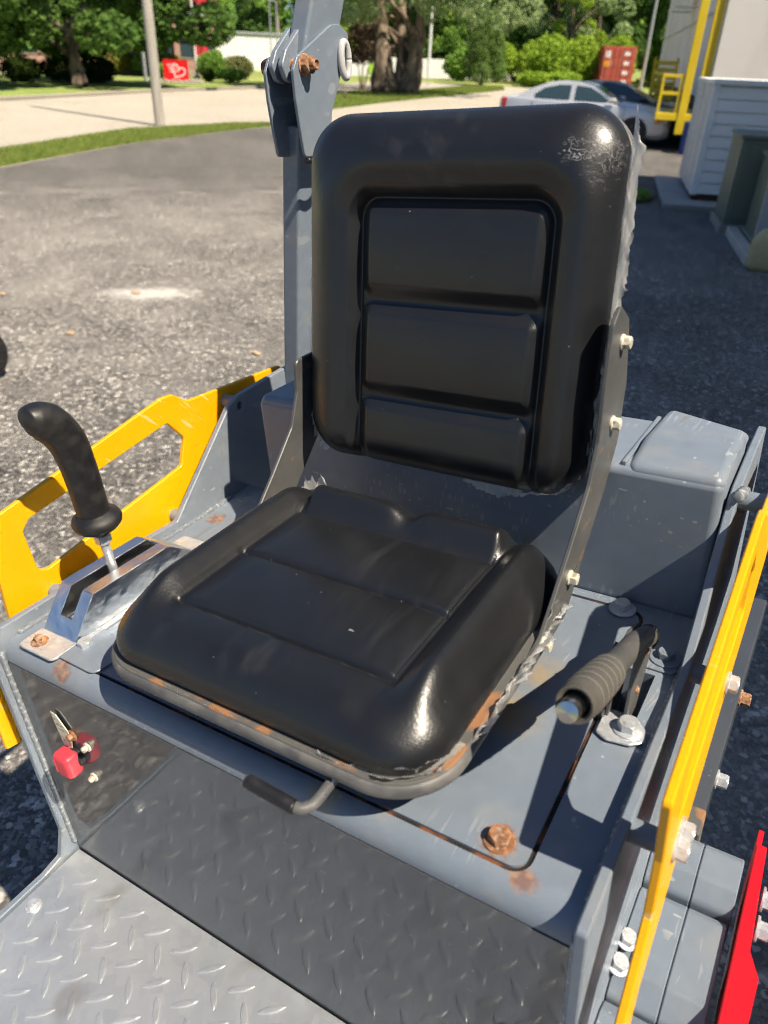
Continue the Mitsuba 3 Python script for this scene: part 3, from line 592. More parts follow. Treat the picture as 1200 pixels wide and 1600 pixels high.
for k, dx in enumerate((-.013, .008)):
    web = rpoly([(.690, .93), (.735, .93), (.812, 1.010), (.826, 1.004), (.822, 1.028), (.770, 1.050), (.725, 1.052)], .004)
    mach('parking_brake__lever_web', plate(web, 0, BR + dx, BR + dx + .004, .0006), 'worn_steel')
    for y, z in ((.742, .985), (.775, 1.022)):
        mach('parking_brake__rivet', lathe([(0, .0035), (.003, .003), (.0048, .0005), (.0048, -.002)], 14, (1, 0, 0), (BR + dx + .004, y, z)), 'rust', True, 'rusty rivet')
mach('parking_brake__cable', tube(curve([(BR - .016, .70, .955), (BR - .018, .70, .985), (BR - .020, .715, 1.02), (BR - .015, .74, 1.05)], 24), .0045, 10), 'rubber', True)
mach('parking_brake__mount', plate(rpoly([(-.164, .716), (-.164, .672), (-.150, .664), (-.122, .668), (-.108, .680), (-.113, .700), (-.128, .716)], .005), 2, ZT + .003, ZT + .007, .001), 'zinc', 30)
mach('parking_brake__mount_bolt', bolt((-.131, .690, ZT + .007), r=.0125, h=.011, washer=1.35, spin=.5), 'zinc', 30, 'pale bolt head on the brake mount')
mach('parking_brake__mount_bolt', bolt((-.124, .842, ZT + .004), r=.0115, h=.010, washer=1.8), 'grey_paint', 30, 'painted bolt head behind the brake')
mach('parking_brake__rear_mount', plate(rpoly([(-.160, .815), (-.105, .815), (-.105, .865), (-.14, .87)], .010), 2, ZT + .0005, ZT + .004, .001), 'grey_paint')

# ------------------------------------------------------------------ red key switch on the front panel
mach('key_switch', bx(-.896, -.858, .398, YF - .004, .765, .808, .009, 16), 'red_plastic', 40, 'red plastic key of the battery switch on the front panel')
mach('key_switch__key_groove', bx(-.889, -.886, .3972, .41, .774, .800, .001, 8), 'red_plastic', 40)
mach('key_switch__black_ring', lathe([(0, 0), (.017, 0), (.017, .008), (.013, .011), (0, .011)], 26, (0, -1, 0), (-.872, YF - .002, .790)), 'rubber', 40)
tb = plate(Polygon([(-.900, .870), (-.888, .868), (-.866, .835), (-.876, .800), (-.893, .800)]), 1, YF - .0065, YF - .0045, .0004)
mach('key_switch__bare_tab', tb, 'pale_zinc', 30, 'bare metal tab above the red key')
mach('key_switch__tab_screw', bolt((-.867, YF - .002, .834), (0, -1, 0), .006, .006), 'rust')
for x, z in ((-.836, .826), (-.846, .757)): mach('key_switch__tab_screw', bolt((x, YF - .002, z), (0, -1, 0), .005, .007), 'pale_zinc')

# ------------------------------------------------------------------ folding roll post behind the seat
p0, p1 = np.array([-.962, 1.19, 1.06]), np.array([-.9105, 1.19, 1.640])
def sq_tube(a, b, w, d, c): return beam(a, b, d, w, c, up=(1, 0, .0))
def post(a, b, wx, dy, r=.006):
    a, b = np.asarray(a, float), np.asarray(b, float); t = (b - a) / np.linalg.norm(b - a); ex = np.array([1.0, 0, 0]); ex -= t * (ex @ t); ex /= np.linalg.norm(ex); ey = np.cross(t, ex)
    m = plate(rpoly([(-wx / 2, -dy / 2), (wx / 2, -dy / 2), (wx / 2, dy / 2), (-wx / 2, dy / 2)], r, 5), 2, 0, np.linalg.norm(b - a), .001)
    V = m.vertices.copy(); m.vertices = a + V[:, :1] * ex + V[:, 1:2] * ey + V[:, 2:] * t; return m
mach('roll_post', post((-.990, 1.192, 1.0), (-.9025, 1.192, 1.600), .038, .084), 'grey_paint', 30, 'grey folding roll post with rusty hinge bolt')
mach('roll_post__upper_post', post((-.8765, 1.177, 1.668), (-.8045, 1.321, 2.15), .037, .084), 'grey_paint')
CK = rpoly([(y * .966, 1.65 + (z - 1.65) * .966) for y, z in [(1.143, 1.640), (1.140, 1.682), (1.152, 1.700), (1.175, 1.711), (1.252, 1.746), (1.277, 1.748), (1.306, 1.733), (1.288, 1.693), (1.246, 1.615), (1.236, 1.546), (1.160, 1.551), (1.150, 1.60)]], .008, 6)
for k, x in enumerate((-.9105, -.8540)):
    m = plate(CK, 0, x, x + .006, .0008); m.vertices[:, 0] += (m.vertices[:, 2] - 1.64) * .06
    mach('roll_post__hinge_cheek', m, 'grey_paint')
HS = .966
lugp = rpoly([(y * HS, 1.65 + (z - 1.65) * HS) for y, z in [(1.140, 1.690), (1.150, 1.668), (1.172, 1.662), (1.20, 1.70), (1.23, 1.74), (1.20, 1.745), (1.155, 1.712)]], .010, 8)
for x in (-.897, -.877): mach('roll_post__hinge_lug', plate(lugp, 0, x, x + .010, .0012), 'grey_paint')
mach('roll_post__hinge_back', bx(-.905, -.856, 1.195, 1.200, 1.595, 1.67), 'black_void', False)
mach('roll_post__hinge_pin', lathe([(0, -.925), (.0105, -.925), (.0105, -.840), (0, -.840)], 22, (1, 0, 0), (0, 1.131, 1.687)), 'rust', 40)
mach('roll_post__hinge_bolt', cat_([bolt((-.8455, 1.131, 1.687), (1, 0, 0), .0145, .012, 1.15), lathe([(0, 0), (.008, 0), (.008, .024), (.0065, .0255), (.005, .022), (0, .022)], 20, (1, 0, 0), (-.8455, 1.131, 1.687))]), 'rust', 30, 'rusty hinge bolt and nut')
mach('roll_post__hinge_bolt', bolt((-.9105, 1.131, 1.687), (-1, 0, 0), .0145, .012, 1.1), 'dark_rust')
rg = [(-.840, 1.2400 + .011 * math.cos(a), 1.693 + .026 * math.sin(a)) for a in np.linspace(0, 2 * math.pi, 40)]
mach('roll_post__lock_ring', tube(rg, .0060, 12), 'white_ring', True, 'white ring on the post hinge')
mach('roll_post__rubber_stop', tube(curve([(-.850, 1.120, 1.549), (-.842, 1.16, 1.541), (-.850, 1.195, 1.544)], 20), .005, 10), 'rubber', True)
mach('roll_post__post_foot', bx(-1.005, -.915, 1.13, 1.25, 1.0, 1.020, .004), 'grey_paint', 40)
# ------------------------------------------------------------------ ground
def asphalt_color(p, n, uv):
    wx, wy = p.x + 0.012 * noise(p.x * 70, p.y * 70), p.y + 0.012 * noise(p.x * 70 + 9, p.y * 70 + 5)
    f1, f2, id1 = voronoi(wx * 56, wy * 56)
    g1, g2, id2 = voronoi(p.x * 130 + 3, p.y * 130)
    st = mix((0.052, 0.050, 0.048), (0.205, 0.192, 0.175), smoothstep(0.10, 0.70, id1))
    st = mix(st, (0.52, 0.49, 0.445), smoothstep(0.74, 0.97, id1))
    fine = mix((0.038, 0.037, 0.036), (0.33, 0.308, 0.28), id2 * id2)
    h1, h2, id3 = voronoi(wx * 21 + 5, wy * 21)
    worn = fbm(p.x * 4.5, p.y * 4.5, 0.0, 4)
    big = fbm(p.x * 0.8, p.y * 0.8, 0.0, 4)
    stone = smoothstep(0.50, 0.36, f1 - 0.10 * id1) * smoothstep(0.70, 0.48, worn + 0.2 * (1 - id1) - 0.12)
    c = mix(fine, st, stone)
    c = c * (0.66 + 0.72 * id3 * smoothstep(0.6, 0.2, h1))
    c = mix(c, (0.55, 0.53, 0.49), smoothstep(0.90, 0.95, id3) * smoothstep(0.34, 0.22, h1) * 0.5)
    c = mix(c, (0.26, 0.245, 0.225), 0.26 * smoothstep(0.40, 0.70, 0.5 * worn + 0.5 * big))
    c = c * (0.92 + 0.30 * smoothstep(0.3, 0.7, fbm(p.x * 2.6 + 4, p.y * 2.6, 0.0, 4)))
    c = mix(c, (0.26, 0.248, 0.23), 0.22 * smoothstep(0.42, 0.70, fbm(p.x * 0.35 + 4, p.y * 0.35, 0.0, 3)))
    # worn pale patches and sealed lines
    d = dr.sqrt(dr.square((p.x + 5.28) * 0.80 + (p.y - 4.70) * 0.60) / 0.22 + dr.square((p.x + 5.28) * -0.6 + (p.y - 4.70) * 0.8) / 0.040)
    c = mix(c, (0.50, 0.485, 0.455), smoothstep(1.3, 0.3, d + 0.9 * (fbm(p.x * 12, p.y * 12, 0.0, 3) - 0.5)) * 0.75)
    l = dr.abs((p.x + 10.2) * 0.70 - (p.y - 7.6) * 0.71 + 0.25 * noise(p.x * 0.8, p.y * 0.8) - 0.1)
    c = mix(c, (0.50, 0.47, 0.42), smoothstep(0.16, 0.02, l) * 0.35 * smoothstep(0.35, 0.6, noise(p.x * 1.5, p.y * 1.5)))
    l2 = dr.abs((p.x + 8.9) * 0.74 - (p.y - 9.4) * 0.67 + 0.5 * noise(p.x * 0.6 + 3, p.y * 0.6))
    c = mix(c, (0.30, 0.28, 0.25), smoothstep(0.20, 0.03, l2) * 0.30)
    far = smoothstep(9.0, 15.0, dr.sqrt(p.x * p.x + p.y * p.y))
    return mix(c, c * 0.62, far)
def asphalt_bump(p, n, uv):
    wx, wy = p.x + 0.012 * noise(p.x * 70, p.y * 70), p.y + 0.012 * noise(p.x * 70 + 9, p.y * 70 + 5)
    f1, f2, id1 = voronoi(wx * 56, wy * 56)
    g1, g2, id2 = voronoi(p.x * 135 + 3, p.y * 135)
    return (smoothstep(0.65, 0.1, f1) * (0.4 + 0.6 * id1)) * 0.0042 + smoothstep(0.0, 0.3, g2 - g1) * 0.0010
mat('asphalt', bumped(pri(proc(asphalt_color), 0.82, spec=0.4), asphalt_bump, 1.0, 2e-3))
def concrete_color(p, n, uv):
    c = mix((0.25, 0.226, 0.182), (0.305, 0.278, 0.228), fbm(p.x * 0.5, p.y * 0.5, 0.0, 4))
    c = mix(c, (0.27, 0.24, 0.195), 0.4 * smoothstep(0.55, 0.8, fbm(p.x * 1.7 + 3, p.y * 1.7, 0.0, 4)))
    return c * (0.9 + 0.2 * noise(p.x * 30, p.y * 30))
mat('road_concrete', pri(proc(concrete_color), 0.85))
def grass_color(p, n, uv):
    c = mix((0.135, 0.195, 0.045), (0.235, 0.275, 0.085), fbm(p.x * 1.1, p.y * 1.1, 0.0, 4))
    c = mix(c, (0.34, 0.31, 0.14), smoothstep(0.5, 0.75, fbm(p.x * 0.33 + 9, p.y * 0.33, 0.0, 4)) * 0.6)
    return c * (0.7 + 0.6 * noise(p.x * 24, p.y * 24))
mat('grass_ground', bumped(pri(proc(grass_color), 0.9, spec=0.2), lambda p, n, uv: fbm(p.x * 14, p.y * 14, 0.0, 3) * 0.06, 1.0, 8e-3))
mat('grass_blade', {'type': 'principledthin', 'base_color': proc(lambda p, n, uv: mix((0.18, 0.26, 0.050), (0.33, 0.38, 0.11), fbm(p.x * 3, p.y * 3, p.z * 9, 3))), 'roughness': 0.6, 'diff_trans': 0.7}, two=False)
def sheet(key, pts, z, bsdf, **k):
    v, f = trimesh.creation.triangulate_polygon(Polygon(pts), engine='earcut')
    f = np.array(f); e1, e2 = v[f[:, 1]] - v[f[:, 0]], v[f[:, 2]] - v[f[:, 0]]; ng = e1[:, 0] * e2[:, 1] - e1[:, 1] * e2[:, 0] < 0; f[ng] = f[ng][:, ::-1]
    return put(key, trimesh.Trimesh(np.column_stack([v, np.full(len(v), z)]), f, process=False), bsdf, False, kind='structure', **k)
g = np.linspace(0, 2 * np.pi, 60, endpoint=False)
sheet('ground', np.column_stack([1800 * np.cos(g), 1800 * np.sin(g)]), -.012, 'grass_ground')
ROAD = [(-2, -30), (-14, -30), (-25.0, 8.0), (-27.0, 18.5), (-29.2, 27.4), (-30.4, 36.9), (-33, 48), (-36, 58), (-30, 62), (-23, 60), (-14, 50), (-10, 42), (-5.5, 30), (1, 6)]
sheet('road', ROAD, -.008, 'road_concrete')
LOT = [(-4.5, -16), (-8.6, -4), (-12.88, 8.57), (-14.3, 12.68), (-15.0, 16.6), (-15.2, 19.0), (-14.4, 20.6), (-11.8, 22.6), (-9.6, 25.0), (-9.2, 30), (-11.5, 38), (-8, 40), (6, 30), (14, -14)]
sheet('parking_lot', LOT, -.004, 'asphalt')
VERGE = [(-9.6, -4), (-12.95, 8.50), (-14.35, 12.68), (-15.05, 16.6), (-15.3, 19.0), (-14.6, 20.4), (-15.6, 20.0), (-16.4, 18.6), (-16.75, 14.9), (-15.05, 10.1), (-10.6, -4)]
sheet('grass_verge', VERGE, .004, 'grass_ground')
ISL = [(-17.3, 24.6), (-18.5, 26.2), (-19.9, 32.4), (-21.3, 40.6), (-23.6, 54), (-26.4, 60), (-27.6, 56), (-25.6, 46), (-26.3, 40), (-24.4, 35.5), (-20.6, 28.3)]
sheet('grass_island', ISL, .004, 'grass_ground')
kerb = []
K0 = [(-26.0, 8.0), (-27.1, 18.5), (-29.3, 27.4), (-30.5, 36.9), (-33.1, 48)]
put('kerb', cat_([beam((*a, .02), (*b, .02), .28, .20, .02) for a, b in zip(K0[:-1], K0[1:])]), 'road_concrete', False, kind='structure')
def blades(key, poly, n, h, seed, w=.012, lab=None):
    g = np.random.default_rng(seed); P = Polygon(poly); x0, y0, x1, y1 = P.bounds; pts = np.empty((0, 2))
    import shapely
    while len(pts) < n:
        q = g.uniform((x0, y0), (x1, y1), (4 * n, 2)); pts = np.vstack([pts, q[shapely.contains_xy(P, q[:, 0], q[:, 1])]])
    pts = pts[:n]; a = g.uniform(0, 2 * np.pi, n); hh = h * g.uniform(.4, 1.2, n); d = np.column_stack([np.cos(a), np.sin(a), 0 * a]); ln = g.normal(0, .45, (n, 2)) * hh[:, None]
    base = np.column_stack([pts, np.zeros(n)]); tip = base + np.column_stack([ln, hh])
    V = np.stack([base - d * w, base + d * w, tip], 1).reshape(-1, 3); F = np.arange(3 * n).reshape(-1, 3)
    return put(key, trimesh.Trimesh(V, F, process=False), 'grass_blade', False, lab, 'grass', kind='stuff')
blades('verge_grass', VERGE, 60000, .075, 11, .010, 'mown green grass along the edge of the asphalt lot')
blades('island_grass', ISL, 40000, .13, 12, .016, 'rough grass round the old double-trunked tree')
# loose stones and leaves on the asphalt
mat('stone', pri(proc(lambda p, n, uv: mix((0.34, 0.22, 0.13), (0.50, 0.38, 0.26), noise(p.x * 60, p.y * 60, p.z * 60))), 0.8))
g = np.random.default_rng(5)
ORD = ('first', 'second', 'third', 'fourth', 'fifth', 'sixth', 'seventh', 'eighth', 'ninth', 'tenth', 'eleventh', 'twelfth')
for k, (x, y, s) in enumerate(sorted(((-5.35, 4.62, .05), (-6.2, 3.9, .035), (-4.30, 5.70, .03), (-4.0, 5.55, .045), (-3.78, 5.35, .05), (-4.9, 3.55, .04), (-3.5, 4.05, .045), (-2.98, 2.13, .035), (-4.95, 3.0, .025)), key=lambda q: math.atan2(q[1], -q[0]))):
    m = trimesh.creation.icosphere(2); m.vertices *= (s, s * .6, s * .28); m.vertices += .25 * s * (meshkit.noise(m.vertices * 30 + k * 5)[:, None] - .5); m.vertices += (x, y, s * .15)
    put('loose_stone', m, 'stone', True, f'small tan stone on the asphalt, {ORD[k]} of the loose stones from the left', 'stone', 'loose stones on the asphalt')
put('barrow_wheel', cat_([tube([(-4.60 + .16 * math.cos(a) * .42, 2.60 + .16 * math.cos(a) * .9, .17 + .16 * math.sin(a)) for a in np.linspace(0, 2 * np.pi, 40)], .045, 14),
     lathe([(0, -.03), (.12, -.03), (.12, .03), (0, .03)], 24, (.9, -.42, 0), (-4.60, 2.60, .17))]), 'rubber', 40, 'dark round wheel cut off by the left edge', 'wheel')

# ------------------------------------------------------------------ plants
def leafmat(key, a, b, freq=.8, rough=.5):
    mat(key, {'type': 'principledthin', 'base_color': proc(lambda p, n, uv: mix(a, b, dr.clip(0.65 * noise(p.x * freq * 9, p.y * freq * 9, p.z * freq * 9) + 0.5 * fbm(p.x * freq, p.y * freq, p.z * freq, 2) - 0.1, 0, 1))), 'roughness': rough, 'diff_trans': 0.65, 'spec_trans': 0.0}, two=False)
leafmat('leaf_dark', (0.051, 0.126, 0.030), (0.191, 0.305, 0.075))
leafmat('leaf_mid', (0.101, 0.246, 0.048), (0.378, 0.551, 0.116))
leafmat('leaf_bright', (0.191, 0.337, 0.034), (0.519, 0.652, 0.101))
leafmat('leaf_grey', (0.186, 0.295, 0.124), (0.527, 0.633, 0.309))
leafmat('leaf_olive', (0.151, 0.173, 0.065), (0.324, 0.334, 0.142))
leafmat('leaf_juniper', (0.116, 0.208, 0.056), (0.272, 0.389, 0.116), 2.0)
leafmat('leaf_hedge', (0.020, 0.043, 0.011), (0.065, 0.103, 0.023), 2.0)
leafmat('leaf_yellow', (0.216, 0.245, 0.043), (0.403, 0.389, 0.086), 2.0)
leafmat('leaf_dead', (0.154, 0.105, 0.077), (0.264, 0.187, 0.143), 2.0)
def bark_color(p, n, uv):
    v = fbm(p.x * 9 + 3 * noise(p.z * 2), p.y * 9, p.z * 1.2, 4)
    return mix((0.075, 0.058, 0.042), (0.30, 0.235, 0.175), smoothstep(0.35, 0.7, v))
mat('bark', bumped(pri(proc(bark_color), 0.9, spec=0.2), lambda p, n, uv: fbm(p.x * 10, p.y * 10, p.z * 1.6, 4) * 0.10, 1.0, 4e-3))
mat('wood_pole', pri(proc(lambda p, n, uv: mix((0.30, 0.27, 0.225), (0.48, 0.45, 0.39), fbm(p.x * 30, p.y * 30, p.z * 1.5, 4))), 0.85))
def leaves(lobes, n, size, seed, shell=.55, hang=0.0, squash=.62):
    """leaf quads through the volume of ellipsoid lobes [(centre, radii)], thinned by noise so that gaps and clumps form"""
    g = np.random.default_rng(seed); vol = np.array([np.prod(r) ** .67 for c, r in lobes]); pts = []
    got = 0
    while got < n:
        k = g.choice(len(lobes), 2 * n, p=vol / vol.sum()); d = g.normal(size=(2 * n, 3)); d /= np.linalg.norm(d, axis=1, keepdims=True)
        r = g.random(2 * n) ** (1 / 3.) * (1 - shell) + shell * (0.72 + .33 * g.random(2 * n))
        q = np.array([l[0] for l in lobes])[k] + d * r[:, None] * np.array([l[1] for l in lobes])[k]
        sc = np.array([np.mean(l[1]) for l in lobes])[k]
        keep = meshkit.fbm(q / (.35 * sc[:, None]) + seed, 3, seed) > .47
        pts.append(q[keep]); got += keep.sum()
    P = np.vstack(pts)[:n]; a = g.normal(size=(n, 3)); a[:, 2] *= .6; a[:, 2] -= hang; a /= np.linalg.norm(a, axis=1, keepdims=True)
    b = np.cross(a, g.normal(size=(n, 3))); b /= np.linalg.norm(b, axis=1, keepdims=True); c = np.cross(a, b)
    s = size * g.uniform(.6, 1.3, (n, 1)); V = np.stack([P - a * s, P + b * s * squash + c * s * .15, P + a * s, P - b * s * squash + c * s * .15], 1).reshape(-1, 3)
    i = np.arange(n)[:, None] * 4; return trimesh.Trimesh(V, np.vstack([i + [[0, 1, 2]], i + [[0, 2, 3]]]), process=False)
def lobes_of(c, rx, ry, rz, n, seed, lr=.45):
    g = np.random.default_rng(seed); out = []
    for _ in range(n):
        d = g.normal(size=3); d /= np.linalg.norm(d); f = g.uniform(.45, .85)
        out.append((np.asarray(c) + d * f * np.array([rx, ry, rz]), np.array([rx, ry, rz]) * lr * g.uniform(.7, 1.15)))
    out.append((np.asarray(c, float), np.array([rx, ry, rz]) * .6)); return out
def trunk(base, h, r, seed, limbs=5, lean=(0, 0), flare=1.5):
    g = np.random.default_rng(seed); b = np.asarray(base, float); top = b + (lean[0], lean[1], h)
    z = np.linspace(0, 1, 14)[:, None]; P = b + (top - b) * z + .05 * h * np.column_stack([np.sin(z[:, 0] * 3 + seed), np.cos(z[:, 0] * 2.3 + seed), 0 * z[:, 0]]) * z
    P = P - (P[0] - b); R = r * (1 - .62 * z[:, 0]) + r * (flare - 1) * np.exp(-z[:, 0] * h / (1.5 * r + .2)); ms = [tube(P, R, 14)]
    for k in range(limbs):
        f = g.uniform(.35, .95); s = P[int(f * 13)]; an = g.uniform(0, 2 * np.pi); L = h * g.uniform(.35, .6)
        e = s + (L * math.cos(an) * .8, L * math.sin(an) * .8, L * .65); ms.append(tube(curve([s, (s + e) / 2 + (0, 0, .08 * L), e], 12), np.linspace(r * .38, r * .08, 13)[:13], 8))
    m = cat_(ms); d = meshkit.noise(m.vertices * (5, 5, 1.5) + seed) - .5; m.vertices[:, :2] += (d * r * .35)[:, None]; return m
def tree(name, base, h, rx, rz, n, size, leaf, label, seed, tr=.2, zc=None, nl=14, hang=0, lean=(0, 0), group=None, th=None, lr=.45):
    t = numbered(name); tag(t, label, 'tree', group); zc = h - rz if zc is None else zc
    put(t + '__trunk', trunk((*base, 0), th or zc, tr, seed, lean=lean), 'bark', True)
    put(t + '__crown', leaves(lobes_of((base[0], base[1], zc), rx, rx, rz, nl, seed, lr), n, size, seed, hang=hang), leaf, False)
    return t
def shrub(name, base, rx, ry, rz, n, size, leaf, label, seed, z0=None, group=None, cat='shrub'):
    t = numbered(name); tag(t, label, cat, group); c = (base[0], base[1], rz * .95 if z0 is None else z0)
    put(t + '__foliage', leaves([(np.array(c), np.array([rx, ry, rz])), (np.array(c) + (rx * .2, -ry * .1, rz * .1), np.array([rx, ry, rz]) * .85)] + lobes_of(c, rx, ry, rz, 8, seed, .35), n, size, seed, shell=.75), leaf, False)
    put(t + '__stem', cat_([tube([(base[0] + dx, base[1], 0), (base[0] + dx * 2.5, base[1] + dx, rz)], [.06, .03], 7) for dx in (-.1, 0, .12)]), 'bark', True)
# the broad shade tree on the far lawn
t = 'shade_tree'; tag(t, 'broad dark shade tree with low crown above the clipped hedges', 'tree')
put(t + '__trunk', trunk((-34.4, 28.0, 0), 2.6, .34, 21, limbs=5, flare=1.3), 'bark', True)
lb = []
g = np.random.default_rng(40)
for _ in range(46):
    a, f = g.uniform(0, 2 * np.pi), g.uniform(.25, 1.0) ** .6
    lb.append((np.array([-34.7 + 6.7 * f * math.cos(a), 27.8 + 6.7 * f * math.sin(a), g.uniform(1.75, 8.6)]), np.array([1.9, 1.9, 1.25]) * g.uniform(.7, 1.2)))
put(t + '__crown', leaves(lb, 70000, .17, 41, shell=.7), 'leaf_dark', False)
tree('lawn_tree', (-45.2, 47.6), 9, 2.7, 3.4, 9000, .16, 'leaf_olive', 'olive brown tree hanging over the flagpole', 22, .16, zc=5.2)
tree('lawn_tree', (-43.2, 41.7), 10, 2.6, 4.0, 13000, .18, 'leaf_dark', 'dark leafy tree behind the wooden pole and red sign', 26, .22, zc=5.0)
tree('lawn_tree', (-46.6, 41.0), 9, 2.8, 3.4, 11000, .16, 'leaf_mid', 'leafy green tree right behind the wooden pole', 27, .16, zc=4.6)
# the old tree on the island
t = 'old_tree'; tag(t, 'old double-trunked tree on the grass island', 'tree')
for k, (bx0, by0, lx, ly, r) in enumerate(((-24.35, 39.75, -.75, -.1, .60), (-23.35, 40.5, .55, .55, .50), (-23.9, 40.6, -.05, .5, .42))):
    put(t + '__trunk', trunk((bx0, by0, 0), 4.6, r, 31 + k, limbs=3, lean=(lx, ly), flare=1.30), 'bark', True)
g = np.random.default_rng(43); lb = []
for _ in range(40):
    a, f = g.uniform(0, 2 * np.pi), g.uniform(.2, 1) ** .55
    lb.append((np.array([-23.3 + 6.6 * f * math.cos(a), 40.6 + 6.6 * f * math.sin(a), g.uniform(4.2, 9.5)]), np.array([1.5, 1.5, 1.2]) * g.uniform(.7, 1.2)))
for k, (px, py, pz) in enumerate(((-27.2, 38.0, 3.9), (-26.3, 37.6, 3.6), (-20.6, 42.2, 3.9), (-19.4, 43.6, 3.7), (-21.8, 40.2, 4.0), (-24.5, 36.5, 4.0), (-18.3, 43.8, 4.1))):
    lb.append((np.array([px, py, pz]), np.array([.9, .9, .8])))
put(t + '__crown', leaves(lb, 42000, .13, 44, shell=.6, hang=.8, squash=.42), 'leaf_grey', False)
# woods along the back: each tree its own
WOOD = [(-58.0, 62.0, 13, 'mid'), (-55.5, 70.0, 15, 'dark'), (-53.5, 77.0, 14, 'bright'), (-51.5, 73.5, 12, 'bright'), (-53.5, 85.0, 16, 'mid'), (-49.5, 79.5, 14, 'bright'), (-45.5, 79.0, 13, 'dark'), (-41.5, 81.0, 14, 'mid'), (-38.0, 83.0, 15, 'dark'),
        (-34.8, 80.0, 14, 'mid'), (-32.0, 84.0, 15, 'grey'), (-29.6, 79.0, 12, 'grey'), (-27.2, 83.0, 15, 'mid'), (-24.4, 80.0, 13, 'dark'), (-21.6, 84.0, 15, 'mid'), (-18.6, 82.0, 14, 'mid'), (-15.6, 84.0, 15, 'grey'), (-12.5, 80.0, 13, 'bright'),
        (-36.4, 73.5, 9, 'mid'), (-26.2, 73.0, 9, 'bright'), (-24.8, 76.5, 10, 'grey'), (-8.0, 84.0, 14, 'mid'), (-62.0, 54.0, 13, 'dark'), (-66.0, 46.0, 13, 'mid'), (-60.5, 40.0, 12, 'dark')]
PROTO = {}
def proto(kind, v):
    if (kind, v) not in PROTO:
        sd = 60 + 7 * len(PROTO); g = np.random.default_rng(sd); lb = []
        for _ in range(26):
            a, f, z = g.uniform(0, 2 * np.pi), g.uniform(.2, 1) ** .6, g.uniform(.10, .95); w = math.sin(math.pi * min(.95, .18 + .75 * z)) ** .7
            lb.append((np.array([.27 * f * w * math.cos(a), .27 * f * w * math.sin(a), z]), np.array([.085, .085, .075]) * g.uniform(.7, 1.3)))
        PROTO[kind, v] = (mikit.ply(leaves(lb, 15000, .0125, sd, shell=.7), 'leaf_' + kind), mikit.ply(trunk((0, 0, 0), .62, .016, sd, limbs=7), 'bark', smooth=True))
    return PROTO[kind, v]
WL = {'mid': 'mid green tree in the wood behind the lot', 'dark': 'dark green tree in the wood behind the lot', 'bright': 'bright yellow-green tree in the wood behind the lot', 'grey': 'grey-green willowy tree in the wood behind the lot'}
g = np.random.default_rng(77)
seen = {}
for k, (x, y, h, kind) in enumerate(sorted(WOOD, key=lambda q: math.atan2(q[1], -q[0]))):
    seen[kind] = seen.get(kind, -1) + 1
    c, tr_ = proto(kind, k % 2); t = numbered('wood_tree'); tag(t, WL[kind] + f', {ORD[seen[kind]]} of its colour from the left', 'tree', {'mid': 'mid green wood trees', 'dark': 'dark wood trees', 'bright': 'bright wood trees', 'grey': 'grey-green wood trees'}[kind])
    M = mi.ScalarTransform4f().translate([x, y, 0]).rotate([0, 0, 1], float(g.uniform(0, 360))).scale([h * 1.0, h * 1.0, h])
    scene[t + '__crown'] = {**c, 'to_world': M}; scene[t + '__trunk'] = {**tr_, 'to_world': M}
BK = []
g = np.random.default_rng(78)
for _ in range(120):
    f = g.random(); x, y = -75 + 72 * f + g.normal() * 2, 62 + 30 * f ** .35 + g.uniform(2, 12)
    BK.append((np.array([x, y, g.uniform(1, 11)]), np.array([3.0, 3.0, 2.6]) * g.uniform(.7, 1.3)))
put('far_wood', leaves(BK, 60000, .34, 79, shell=.7), 'leaf_mid', False, 'dense green wood closing off the far side of the lot', 'wood', kind='stuff')
# shrubs
for k, (x, y, rx, rz) in enumerate(((-38.9, 28.2, 1.25, .62), (-37.4, 29.6, 1.35, .66), (-36.9, 31.3, 1.0, .66))):
    shrub('clipped_hedge', (x, y), rx, 1.0, rz, 5000, .07, 'leaf_hedge', ('dark clipped hedge left of the shade tree trunk', 'dark clipped hedge right behind the shade tree trunk', 'dark clipped hedge right of the shade tree trunk')[k], 90 + k, cat='hedge')
for k, (x, y, r) in enumerate(((-46.0, 40.5, 1.1), (-44.6, 41.7, .95), (-43.0, 42.8, .9), (-41.4, 40.4, .6))):
    shrub('garden_shrub', (x, y), r, r, r * .75, 2600, .09, 'leaf_yellow' if k in (0, 2) else 'leaf_mid', ('yellowish shrub farthest from the red sign', 'green shrub between the two yellowish ones', 'yellowish shrub nearest the wooden pole', 'low green shrub beside the wooden pole')[k], 95 + k)
shrub('round_bush', (-40.2, 43.6), 1.0, 1.0, .82, 5000, .08, 'leaf_mid', 'rounded green bush behind the flagpole', 101)
shrub('round_bush', (-39.6, 45.4), 1.25, 1.1, .72, 5000, .08, 'leaf_olive', 'rounded olive bush in front of the white building', 102)
shrub('low_shrub', (-36.2, 41.0), .95, .8, .42, 2500, .07, 'leaf_mid', 'low green shrub right of the flagpole foot', 103)
shrub('low_shrub', (-37.0, 39.8), .45, .4, .40, 1500, .06, 'leaf_hedge', 'small dark shrub right of the red sign', 104)
t = 'conifer'; tag(t, 'rounded juniper standing alone at the gravel edge', 'tree')
g = np.random.default_rng(45); lb = [(np.array([-28.3 + 1.15 * math.sqrt(max(0, 1 - (z / 4.6) ** 1.5)) * math.cos(a), 60.3 + 1.15 * math.sqrt(max(0, 1 - (z / 4.6) ** 1.5)) * math.sin(a), z + .35]), np.array([.75, .75, .75]) * g.uniform(.7, 1.1)) for a, z in zip(g.uniform(0, 6.28, 46), g.uniform(.1, 4.3, 46))]
put(t + '__crown', leaves(lb, 26000, .085, 46, shell=.6, squash=.4), 'leaf_juniper', False)
put(t + '__trunk', trunk((-28.3, 60.3, 0), 3.6, .13, 47, limbs=2), 'bark', True)
